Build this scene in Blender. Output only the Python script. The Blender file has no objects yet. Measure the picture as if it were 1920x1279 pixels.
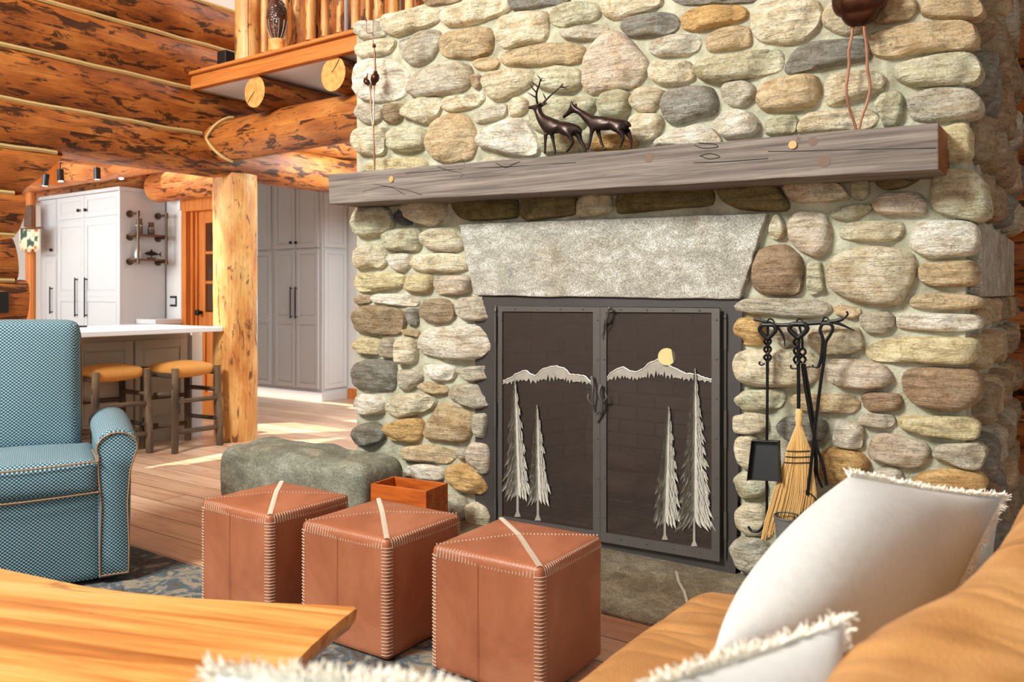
import bpy, bmesh, math, random
from mathutils import Vector, Matrix, noise as mnoise
from math import sin, cos, pi, radians, atan2, sqrt
random.seed(7)

# ------------------------------------------------------------------ camera, world, lights
H = 1.25; YAW = radians(35.1); FP = 1552.0; HY = 550.0
SN, CS = sin(YAW), cos(YAW)
scene = bpy.context.scene
COL = scene.collection
cam_d = bpy.data.cameras.new('camera'); cam = bpy.data.objects.new('camera', cam_d); COL.objects.link(cam)
cam.location = (0, 0, H); cam.rotation_euler = (pi/2, 0, YAW)
cam_d.sensor_width = 36; cam_d.lens = 36*FP/1920; cam_d.shift_y = (HY-639.5)/1920
cam_d.clip_start = 0.02
cam_d.dof.use_dof = True; cam_d.dof.focus_distance = 3.6; cam_d.dof.aperture_fstop = 3.8
scene.camera = cam
w = bpy.data.worlds.new('world'); scene.world = w; w.use_nodes = True
bg = w.node_tree.nodes['Background']; bg.inputs[0].default_value = (0.90, 1.0, 0.97, 1); bg.inputs[1].default_value = 0.60
def sun(name, dirv, strength, col, ang):
    d = bpy.data.lights.new(name, 'SUN'); o = bpy.data.objects.new(name, d); COL.objects.link(o)
    o.rotation_euler = Vector(dirv).to_track_quat('-Z', 'Y').to_euler(); d.energy = strength; d.color = col; d.angle = ang
    o.location = (0, 0, 8); return o
def area(name, loc, tgt, sx, sy, energy, col=(1, 1, 1)):
    d = bpy.data.lights.new(name, 'AREA'); o = bpy.data.objects.new(name, d); COL.objects.link(o)
    o.location = loc; o.rotation_euler = (Vector(tgt)-Vector(loc)).to_track_quat('-Z', 'Y').to_euler()
    d.shape = 'RECTANGLE'; d.size = sx; d.size_y = sy; d.energy = energy; d.color = col; return o
sun('sunlight', (0.33, 0.40, -0.86), 9.0, (1, 0.93, 0.82), radians(0.6))
area('high_window_light', (-3.6, -2.2, 5.0), (-2.0, 3.6, 1.4), 1.8, 1.3, 700, (0.97, 1, 0.93))
area('front_window_light', (0.6, -3.0, 2.6), (-2.6, 3.5, 1.0), 4.0, 2.4, 35, (0.93, 1, 0.97))
area('kitchen_fill_light', (-8.0, 2.2, 2.0), (-8.6, 5.0, 1.6), 1.8, 1.0, 75, (0.90, 0.99, 1))  # added fill lamp aimed at the cabinets, not a ceiling fixture
area('passage_fill_light', (-5.0, 5.6, 2.6), (-6.6, 6.4, 0.4), 1.2, 1.0, 85, (0.93, 1, 1))  # added lamp to brighten the pantry, no such fixture there
area('loft_fill_light', (-4.6, 5.2, 4.9), (-4.8, 5.6, 3.0), 1.6, 1.2, 45, (1, 0.95, 0.88))  # fill lamp above the loft floor, no fixture built for it
scene.view_settings.view_transform = 'Standard'; scene.view_settings.look = 'None'
scene.view_settings.gamma = 1; scene.view_settings.use_curve_mapping = False
scene.view_settings.exposure = -0.03

# ------------------------------------------------------------------ geometry of the view (metric planes)
def PD(x, y, d):
    u = (x-960)/FP; v = (HY-y)/FP
    return Vector((d*(-SN+u*CS), d*(CS+u*SN), H+d*v))
def PY(x, y, Y): return PD(x, y, Y/(CS+SN*(x-960)/FP))
def PX(x, y, X): return PD(x, y, X/(-SN+CS*(x-960)/FP))
def PZ(x, y, z): return PD(x, y, (H-z)*FP/(y-HY))

# ------------------------------------------------------------------ materials
def srgb(r, g, b):
    f = lambda c: (c/255/12.92) if c/255 <= 0.04045 else ((c/255+0.055)/1.055)**2.4
    return (f(r), f(g), f(b), 1)
class NT:
    def __init__(s, name):
        s.m = bpy.data.materials.new(name); s.m.use_nodes = True; s.t = s.m.node_tree; s.n = s.t.nodes
        s.b = s.n['Principled BSDF']; s.out = s.n['Material Output']
    def add(s, typ, **kw):
        n = s.n.new(typ)
        for k, v in kw.items():
            if k.startswith('_'): setattr(n, k[1:], v)
            else:
                key = k.replace('__', ' ')
                i = n.inputs[int(key[1:])] if key[0] == 'i' and key[1:].isdigit() else n.inputs[key]
                if hasattr(v, 'links') or isinstance(v, bpy.types.NodeSocket): s.t.links.new(v, i)
                else: i.default_value = v
        return n
    def link(s, a, b): s.t.links.new(a, b)
    def coord(s, kind='Object', scale=(1, 1, 1), rot=(0, 0, 0), loc=(0, 0, 0)):
        tc = s.add('ShaderNodeTexCoord')
        mp = s.add('ShaderNodeMapping', Vector=tc.outputs[kind]); mp.inputs['Scale'].default_value = scale
        mp.inputs['Rotation'].default_value = rot; mp.inputs['Location'].default_value = loc
        return mp.outputs[0]
    def noise(s, vec, scale, detail=4, rough=0.55, dist=0.0):
        n = s.add('ShaderNodeTexNoise', Vector=vec, Scale=scale, Detail=detail, Roughness=rough, Distortion=dist); return n.outputs[0]
    def ramp(s, fac, stops, interp='LINEAR'):
        r = s.add('ShaderNodeValToRGB', Fac=fac); r.color_ramp.interpolation = interp
        e = r.color_ramp.elements
        while len(e) < len(stops): e.new(0.5)
        for el, (p, c) in zip(e, stops):
            el.position = p; el.color = c if len(c) == 4 else (*c, 1)
        return r.outputs[0]
    def mix(s, fac, a, b, mode='MIX'):
        n = s.n.new('ShaderNodeMix'); n.data_type = 'RGBA'; n.blend_type = mode
        for idx, v in ((0, fac), (6, a), (7, b)):
            if isinstance(v, bpy.types.NodeSocket): s.t.links.new(v, n.inputs[idx])
            else: n.inputs[idx].default_value = v
        return n.outputs[2]
    def math(s, op, a, b=0.0):
        n = s.n.new('ShaderNodeMath'); n.operation = op
        for i, v in ((0, a), (1, b)):
            if isinstance(v, bpy.types.NodeSocket): s.t.links.new(v, n.inputs[i])
            else: n.inputs[i].default_value = v
        return n.outputs[0]
    def bump(s, h, strength=0.3, dist=0.01, normal=None):
        n = s.add('ShaderNodeBump', Height=h, Strength=strength, Distance=dist)
        if normal is not None: s.link(normal, n.inputs['Normal'])
        s.link(n.outputs[0], s.b.inputs['Normal']); return n.outputs[0]
    def base(s, c, rough=0.6, metal=0.0, spec=None):
        if isinstance(c, bpy.types.NodeSocket): s.link(c, s.b.inputs['Base Color'])
        else: s.b.inputs['Base Color'].default_value = c
        if isinstance(rough, bpy.types.NodeSocket): s.link(rough, s.b.inputs['Roughness'])
        else: s.b.inputs['Roughness'].default_value = rough
        s.b.inputs['Metallic'].default_value = metal
        if spec is not None: s.b.inputs['Specular IOR Level'].default_value = spec
        return s.m
G = lambda v: (v, v, v, 1)
def plain(name, rgb, rough=0.6, metal=0.0, var=0.08, scale=30, bump=0.05):
    t = NT(name); v = t.coord('Object'); n = t.noise(v, scale, 4)
    c = srgb(*rgb); c2 = tuple(max(0, x*(1-var*2)) for x in c[:3])+(1,)
    t.bump(n, bump, 0.003); return t.base(t.mix(n, c2, c), rough, metal)

def mk_stone():
    t = NT('river_stone')
    at = t.add('ShaderNodeAttribute', _attribute_name='Col')
    uvw = t.coord('Object')
    strata = t.coord('Object', (2.2, 2.2, 17), (0.12, 0.1, 0))
    n1 = t.noise(strata, 3.0, 8, 0.65, 0.6)
    n2 = t.noise(uvw, 7.0, 5, 0.6, 0.3)
    n3 = t.noise(uvw, 90, 3, 0.6)
    vr = t.noise(t.coord('Object', (1.3, 1.3, 2.6)), 1.7, 2)
    c = t.mix(t.ramp(vr, [(0.38, G(0.15)), (0.62, G(0.8))]), at.outputs[0], t.mix(1.0, at.outputs[0], t.ramp(n1, [(0.30, G(0.50)), (0.42, G(0.86)), (0.62, G(1.08))]), 'MULTIPLY'))
    c = t.mix(0.6, c, t.ramp(n2, [(0.3, srgb(196, 172, 138)), (0.5, G(0.95)), (0.72, srgb(235, 240, 238))]), 'MULTIPLY')
    c = t.mix(0.5, c, t.ramp(n3, [(0.32, G(0.35)), (0.46, G(1.0)), (0.7, G(1.25))]), 'MULTIPLY')
    n4 = t.noise(t.coord('Object', (1, 1, 1.8)), 13, 6, 0.7, 0.8)
    c = t.mix(0.55, c, t.ramp(n4, [(0.33, srgb(150, 128, 98)), (0.45, srgb(236, 226, 204)), (0.55, G(1.0)), (0.68, G(1.25))]), 'MULTIPLY')
    vor = t.add('ShaderNodeTexVoronoi', Vector=t.coord('Object', (9, 9, 22)), Scale=1.1); vor.feature = 'DISTANCE_TO_EDGE'
    cr = t.ramp(vor.outputs[0], [(0.0, G(0.0)), (0.04, G(1.0))])
    crk = t.mix(t.ramp(n2, [(0.5, G(0)), (0.6, G(1))]), G(1.0), cr)
    c = t.mix(0.35, c, crk, 'MULTIPLY')
    h = t.math('ADD', t.math('MULTIPLY', n1, 1.0), t.math('MULTIPLY', n3, 0.22))
    h = t.math('ADD', t.math('MULTIPLY', h, 0.8), t.math('ADD', t.math('MULTIPLY', n2, 0.5), t.math('MULTIPLY', n4, 0.6)))
    t.bump(h, 1.0, 0.03)
    return t.base(c, 0.85, 0, 0.25)
def mk_mortar():
    t = NT('mortar'); v = t.coord('Object')
    n = t.noise(v, 9, 6, 0.6); n2 = t.noise(v, 120, 3)
    c = t.ramp(n, [(0.3, srgb(142, 139, 118)), (0.5, srgb(178, 176, 155)), (0.7, srgb(200, 198, 180))])
    t.bump(t.math('ADD', t.math('MULTIPLY', n, 2.0), t.math('MULTIPLY', n2, 0.4)), 0.7, 0.02)
    return t.base(c, 0.95, 0, 0.2)
def mk_slab(name, cols, sc=1.0, rough=0.7):
    t = NT(name); v = t.coord('Object', (1, 1, 1), (0, 0.5, 0.3)); n = t.noise(t.coord('Object', (3, 3, 5), (0, 1.0, 0.3)), 3.0*sc, 10, 0.78, 0.5)
    n2 = t.noise(v, 170, 3, 0.7); n3 = t.noise(v, 2.5, 4)
    c = t.ramp(n, [(0.3, cols[0]), (0.5, cols[1]), (0.68, cols[2])])
    c = t.mix(0.6, c, t.ramp(n2, [(0.38, G(0.22)), (0.5, G(1)), (0.62, G(1.7))]), 'MULTIPLY')
    c = t.mix(0.5, c, t.ramp(n3, [(0.35, srgb(200, 172, 136)), (0.5, srgb(250, 250, 250))]), 'MULTIPLY')
    t.bump(t.math('ADD', n, t.math('MULTIPLY', n2, 0.35)), 0.6, 0.012)
    return t.base(c, rough, 0, 0.35)
def mk_log(name, light, mid, dark, blotch, rough=0.38, thr=0.56):
    t = NT(name)
    uv = t.coord('UV')
    sc = lambda a, b: t.coord('UV', (a, b, 1))
    n1 = t.noise(sc(1.5, 3.2), 1.6, 5, 0.55, 0.4)
    gr = t.noise(sc(2.0, 60), 1.5, 4, 0.6, 0.2)
    c = t.ramp(n1, [(0.28, dark), (0.5, mid), (0.72, light)])
    c = t.mix(0.6, c, t.ramp(gr, [(0.3, G(0.45)), (0.6, G(1.12))]), 'MULTIPLY')
    b1 = t.noise(sc(3.4, 13), 1.35, 6, 0.68, 0.7)
    b2 = t.noise(sc(0.7, 1.4), 1.2, 2)
    bf = t.math('ADD', b1, t.math('MULTIPLY', t.math('SUBTRACT', b2, 0.5), 0.28))
    m = t.ramp(bf, [(thr, G(0)), (thr+0.055, G(1))])
    c = t.mix(t.math('MULTIPLY', m, 0.9), c, blotch)
    vor = t.add('ShaderNodeTexVoronoi', Vector=sc(1.3, 2.2), Scale=1.3); vor.inputs['Randomness'].default_value = 1
    k = t.ramp(vor.outputs[0], [(0.03, G(1)), (0.055, G(0.25)), (0.085, G(0))])
    c = t.mix(t.math('MULTIPLY', k, 0.8), c, blotch)
    f1 = t.noise(sc(5.5, 34), 1.5, 4, 0.7, 0.5)
    c = t.mix(t.math('MULTIPLY', t.ramp(f1, [(0.60, G(0)), (0.68, G(1))]), 0.6), c, blotch)
    t.bump(t.math('ADD', t.math('MULTIPLY', b1, -1.0), t.math('MULTIPLY', gr, 0.2)), 0.35, 0.02)
    return t.base(c, rough, 0, 0.4)
M = {}
M['stone'] = mk_stone(); M['mortar'] = mk_mortar()
M['lintel'] = mk_slab('granite_slab', [srgb(126, 128, 124), srgb(172, 168, 156), srgb(214, 216, 212)])
M['boulder'] = mk_slab('grey_boulder', [srgb(92, 94, 82), srgb(128, 132, 118), srgb(172, 172, 156)], 0.7)
M['hearth'] = mk_slab('hearth_stone', [srgb(84, 76, 62), srgb(124, 116, 98), srgb(162, 154, 134)], 1.0, 0.5)
M['log'] = mk_log('stained_log', srgb(206, 140, 72), srgb(180, 108, 48), srgb(140, 76, 32), srgb(46, 22, 12), 0.45, 0.54)
M['logd'] = mk_log('dark_stained_log', srgb(196, 126, 60), srgb(166, 94, 38), srgb(118, 60, 24), srgb(36, 18, 9), 0.45, 0.525)
M['logk'] = mk_log('kitchen_log', srgb(232, 158, 92), srgb(212, 130, 68), srgb(190, 100, 46), srgb(88, 40, 22), 0.45, 0.545)
M['post'] = mk_log('peeled_post', srgb(232, 190, 126), srgb(212, 154, 88), srgb(184, 106, 48), srgb(100, 54, 26), 0.42, 0.56)
M['dlog'] = mk_log('bark_branch', srgb(124, 104, 82), srgb(88, 70, 54), srgb(54, 42, 34), srgb(30, 22, 18), 0.8, 0.6)
M['chink'] = plain('chinking', (206, 176, 118), 0.9, bump=0.3)
def mk_endgrain():
    t = NT('log_end'); g = t.coord('Object')
    wv = t.add('ShaderNodeTexNoise', Vector=g, Scale=26.0, Detail=4.0)
    c = t.ramp(wv.outputs[0], [(0.3, srgb(196, 128, 62)), (0.6, srgb(226, 164, 92))]); return t.base(c, 0.6)
M['end'] = mk_endgrain()
def mk_board(name, a, b, ax=(0.9, 26, 26), rough=0.45, kn=0.0, bmp=0.2):
    t = NT(name); v = t.coord('Object', ax)
    n = t.noise(v, 1.6, 6, 0.62, 0.7); n2 = t.noise(t.coord('Object', tuple(x*3 for x in ax)), 2.0, 3)
    c = t.ramp(n, [(0.3, a), (0.7, b)]); c = t.mix(0.3, c, t.ramp(n2, [(0.3, G(0.6)), (0.6, G(1.1))]), 'MULTIPLY')
    t.bump(n, bmp, 0.01); return t.base(c, rough, 0, 0.4)
M['fascia'] = mk_board('fascia_board', srgb(176, 98, 40), srgb(212, 134, 66))
M['orange_wood'] = mk_board('orange_trim_wood', srgb(186, 98, 34), srgb(226, 142, 66), (22, 22, 0.8))
M['box_wood'] = mk_board('box_wood', srgb(150, 62, 14), srgb(206, 108, 36), (1.6, 14, 14))
M['mantel'] = mk_board('weathered_wood', srgb(78, 70, 66), srgb(146, 136, 128), (0.8, 30, 30), 0.75, bmp=0.5)
M['mantel_end'] = mk_board('mantel_cut_wood', srgb(110, 62, 26), srgb(150, 92, 44), (20, 2, 20), 0.6)
M['knot'] = plain('knot_wood', (108, 84, 68), 0.6)
M['peg'] = plain('peg_wood', (214, 160, 96), 0.5)
M['zinc'] = plain('galvanised_grey', (120, 122, 122), 0.5, 0.3)
M['brown_wood'] = mk_board('shelf_wood', srgb(84, 58, 42), srgb(120, 86, 62), (12, 2, 12))
M['white_wall'] = plain('white_plaster', (226, 224, 222), 0.9, var=0.02)
M['white_ceiling'] = plain('white_ceiling', (222, 222, 226), 0.9, var=0.02)
M['cabinet'] = plain('grey_cabinet_paint', (206, 206, 208), 0.45, var=0.01, bump=0.0)
M['cabinet_groove'] = plain('cabinet_groove', (150, 150, 152), 0.6, var=0.01)
M['bar_paint'] = plain('taupe_paint', (168, 160, 146), 0.5, var=0.01)
M['quartz'] = plain('pale_quartz', (226, 226, 230), 0.15, var=0.03)
M['black'] = plain('black_iron', (34, 33, 34), 0.42, 0.6, bump=0.25, scale=60)
M['blackp'] = plain('black_plastic', (24, 24, 26), 0.4)
M['iron'] = plain('dark_gunmetal', (104, 100, 98), 0.45, 0.5, var=0.12, scale=12, bump=0.1)
M['iron_dark'] = plain('surround_steel', (84, 79, 78), 0.5, 0.5, var=0.18, scale=5, bump=0.1)
M['silver'] = plain('cut_silver_metal', (244, 240, 230), 0.4, 0.15, var=0.2, scale=18, bump=0.4)
M['silverd'] = plain('grey_and_shaded_metal', (186, 180, 170), 0.42, 0.15, var=0.25, scale=18, bump=0.4)  # darker silver, also painted on as the shaded side of the pines
M['brass'] = plain('pale_brass', (232, 216, 150), 0.5, 0.1)
M['pipe'] = plain('aged_iron_pipe', (112, 92, 76), 0.4, 0.75, var=0.2)
M['bronze'] = plain('dark_bronze', (62, 50, 46), 0.33, 0.75, var=0.25, scale=40, bump=0.25)
M['copper'] = plain('aged_copper', (196, 142, 116), 0.3, 0.85, var=0.2)
M['copperd'] = plain('burnished_dark_copper', (92, 56, 40), 0.35, 0.8, var=0.4, scale=22)
M['soot'] = plain('soot', (40, 34, 31), 0.9)
M['glass'] = plain('jar_glass', (96, 84, 72), 0.12)
M['pane'] = plain('door_glass', (84, 52, 34), 0.1)
M['straw'] = mk_board('broom_straw', srgb(206, 162, 96), srgb(240, 206, 144), (60, 60, 1.0), 0.7, bmp=0.3)
M['thread'] = plain('cream_thread', (214, 200, 180), 0.8)
M['welt'] = plain('tan_welt', (158, 118, 78), 0.6)
M['suede'] = plain('tan_suede', (214, 150, 72), 0.8, var=0.1)
M['fringe'] = plain('cream_fringe', (244, 240, 228), 0.9, var=0.02)
M['screen_frame'] = M['iron']
def mk_leather(name, a, b, c3, rough, bs, sc=6.0, fold=0.0):
    t = NT(name); v = t.coord('Object'); n = t.noise(v, sc, 5, 0.6, 0.5); n2 = t.noise(v, 160, 2)
    c = t.ramp(n, [(0.25, a), (0.5, b), (0.75, c3)])
    vor = t.add('ShaderNodeTexVoronoi', Vector=v, Scale=220.0)
    nrm = t.bump(t.math('ADD', t.math('MULTIPLY', vor.outputs[0], 0.25), n), bs, 0.006)
    if fold:
        w1 = t.noise(t.coord('Object', (1.2, 3.2, 1.6), (0, 0, 0.35)), 1.6, 2, 0.4, 0.8)
        rd = t.math('ABSOLUTE', t.math('SUBTRACT', w1, 0.5)); t.bump(rd, fold, 0.05, nrm)
        c = t.mix(0.15, c, t.ramp(rd, [(0.0, G(0.62)), (0.05, G(1.0)), (0.2, G(1.08))]), 'MULTIPLY')  # creases darkened in the colour too, as painted shade of the folds
    return t.base(c, rough, 0, 0.4)
M['leather'] = mk_leather('cognac_leather', srgb(136, 78, 50), srgb(164, 100, 70), srgb(184, 122, 90), 0.42, 0.25, 3.0)
M['sofa'] = mk_leather('tan_sofa_leather', srgb(150, 104, 60), srgb(184, 134, 80), srgb(208, 162, 106), 0.45, 0.6, 3.5, 0.8)
def mk_linen():
    t = NT('cream_linen'); v = t.coord('Object'); n = t.noise(v, 60, 4, 0.7); n1 = t.noise(v, 5, 3)
    c = t.mix(n1, srgb(192, 196, 196), srgb(208, 212, 212)); c = t.mix(0.35, c, t.ramp(n, [(0.35, G(0.82)), (0.6, G(1.0))]), 'MULTIPLY')
    t.bump(n, 0.2, 0.003); return t.base(c, 0.95, 0, 0.1)
M['linen'] = mk_linen()
def mk_weave():
    t = NT('blue_basketweave')
    uv = t.coord('UV', (1, 1, 1), (0, 0, 0))
    sep = t.add('ShaderNodeSeparateXYZ', Vector=uv)
    k = 2*pi/0.0165
    sx = t.math('SINE', t.math('MULTIPLY', sep.outputs[0], k)); sy = t.math('SINE', t.math('MULTIPLY', sep.outputs[1], k*1.15))
    p = t.math('MULTIPLY', sx, sy)
    nz = t.noise(uv, 700, 2)
    f = t.math('ADD', t.math('MULTIPLY', p, 0.45), t.math('ADD', 0.38, t.math('MULTIPLY', nz, 0.3)))
    c = t.ramp(f, [(0.25, srgb(40, 66, 80)), (0.5, srgb(82, 120, 136)), (0.78, srgb(138, 168, 178)), (0.95, srgb(206, 212, 216))])
    t.bump(p, 0.35, 0.003); return t.base(c, 0.9, 0, 0.15)
M['weave'] = mk_weave()
def mk_floor():
    t = NT('wide_plank_floor'); v = t.coord('Object')
    br = t.add('ShaderNodeTexBrick', Vector=v, Scale=1.0); br.offset = 0.37
    br.inputs['Brick Width'].default_value = 2.3; br.inputs['Row Height'].default_value = 0.19; br.inputs['Mortar Size'].default_value = 0.0035
    br.inputs['Color1'].default_value = srgb(224, 192, 164); br.inputs['Color2'].default_value = srgb(198, 160, 132); br.inputs['Mortar'].default_value = srgb(104, 66, 44)
    n = t.noise(t.coord('Object', (0.9, 14, 1)), 1.8, 6, 0.6, 0.5)
    c = t.mix(0.6, br.outputs[0], t.ramp(n, [(0.3, srgb(200, 166, 138)), (0.55, G(1.0))]), 'MULTIPLY')
    b = t.noise(t.coord('Object', (5, 22, 1)), 1.0, 4, 0.6, 0.6); m = t.ramp(b, [(0.66, G(0)), (0.71, G(1))])
    c = t.mix(t.math('MULTIPLY', m, 0.7), c, srgb(104, 62, 40))
    t.bump(t.math('ADD', br.outputs[1], t.math('MULTIPLY', n, -0.2)), 0.12, 0.003).node
    return t.base(c, 0.32, 0, 0.5)
M['floor'] = mk_floor()
def mk_rug():
    t = NT('distressed_rug'); v = t.coord('Object'); n = t.noise(v, 9, 6, 0.7, 2.2); n2 = t.noise(v, 200, 2)
    vo = t.add('ShaderNodeTexVoronoi', Vector=v, Scale=7.0)
    f = t.math('ADD', t.math('MULTIPLY', n, 0.8), t.math('MULTIPLY', vo.outputs[0], 0.25))
    c = t.ramp(f, [(0.32, srgb(46, 48, 54)), (0.46, srgb(96, 88, 80)), (0.52, srgb(70, 92, 106)), (0.62, srgb(150, 138, 118)), (0.75, srgb(116, 104, 92))])
    t.bump(n2, 0.4, 0.004); return t.base(c, 0.95, 0, 0.1)
M['rug'] = mk_rug()
def mk_table():
    t = NT('live_edge_slab_wood'); v = t.coord('Object', (0.5, 9, 9)); n = t.noise(v, 1.7, 7, 0.6, 0.5)
    n2 = t.noise(t.coord('Object', (2, 60, 60)), 2.0, 4)
    c = t.ramp(n, [(0.25, srgb(140, 78, 32)), (0.40, srgb(186, 118, 54)), (0.55, srgb(214, 156, 84)), (0.72, srgb(226, 182, 118))])
    c = t.mix(0.25, c, t.ramp(n2, [(0.3, G(0.6)), (0.6, G(1.1))]), 'MULTIPLY')
    k = t.noise(t.coord('Object', (3, 7, 3)), 1.3, 3, 0.5, 1.0); c = t.mix(t.math('MULTIPLY', t.ramp(k, [(0.64, G(0)), (0.74, G(1))]), 0.55), c, srgb(112, 64, 30))
    t.bump(n, 0.08, 0.004); return t.base(c, 0.3, 0, 0.5)
M['table'] = mk_table()
def mk_brick():
    t = NT('sooty_firebrick'); v = t.coord('UV')
    br = t.add('ShaderNodeTexBrick', Vector=v, Scale=1.0)
    br.inputs['Brick Width'].default_value = 0.22; br.inputs['Row Height'].default_value = 0.075; br.inputs['Mortar Size'].default_value = 0.007
    br.inputs['Color1'].default_value = srgb(128, 112, 98); br.inputs['Color2'].default_value = srgb(96, 82, 72); br.inputs['Mortar'].default_value = srgb(56, 48, 42)
    n = t.noise(v, 5, 5); c = t.mix(0.8, br.outputs[0], t.ramp(n, [(0.3, G(0.4)), (0.7, G(1.2))]), 'MULTIPLY')
    return t.base(c, 0.9)
M['firebrick'] = mk_brick()
def mk_mesh():
    t = NT('woven_wire_screen'); v = t.coord('Object', (1, 1, 1))
    n = t.noise(t.coord('Object', (60, 1, 4)), 2, 3); n2 = t.noise(t.coord('Object', (4, 1, 60)), 2, 3)
    c = t.mix(t.math('MULTIPLY', n, n2), srgb(52, 42, 38), srgb(92, 76, 68))
    t.base(c, 0.6, 0.3)
    tr = t.add('ShaderNodeBsdfTransparent'); mx = t.n.new('ShaderNodeMixShader'); mx.inputs[0].default_value = 0.70
    t.link(tr.outputs[0], mx.inputs[1]); t.link(t.b.outputs[0], mx.inputs[2]); t.link(mx.outputs[0], t.out.inputs[0]); return t.m
M['wire'] = mk_mesh()
def mk_floral():
    t = NT('floral_fabric'); v = t.coord('Object'); vo = t.add('ShaderNodeTexVoronoi', Vector=v, Scale=9.0)
    c = t.ramp(vo.outputs[0], [(0.15, srgb(206, 96, 44)), (0.3, srgb(236, 214, 170)), (0.55, srgb(244, 234, 206)), (0.7, srgb(70, 92, 76))])
    return t.base(c, 0.9)
M['floral'] = mk_floral()
lamp = NT('lit_bulb'); lamp.b.inputs['Emission Color'].default_value = (1, 0.95, 0.85, 1); lamp.b.inputs['Emission Strength'].default_value = 6; M['bulb'] = lamp.m

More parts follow.
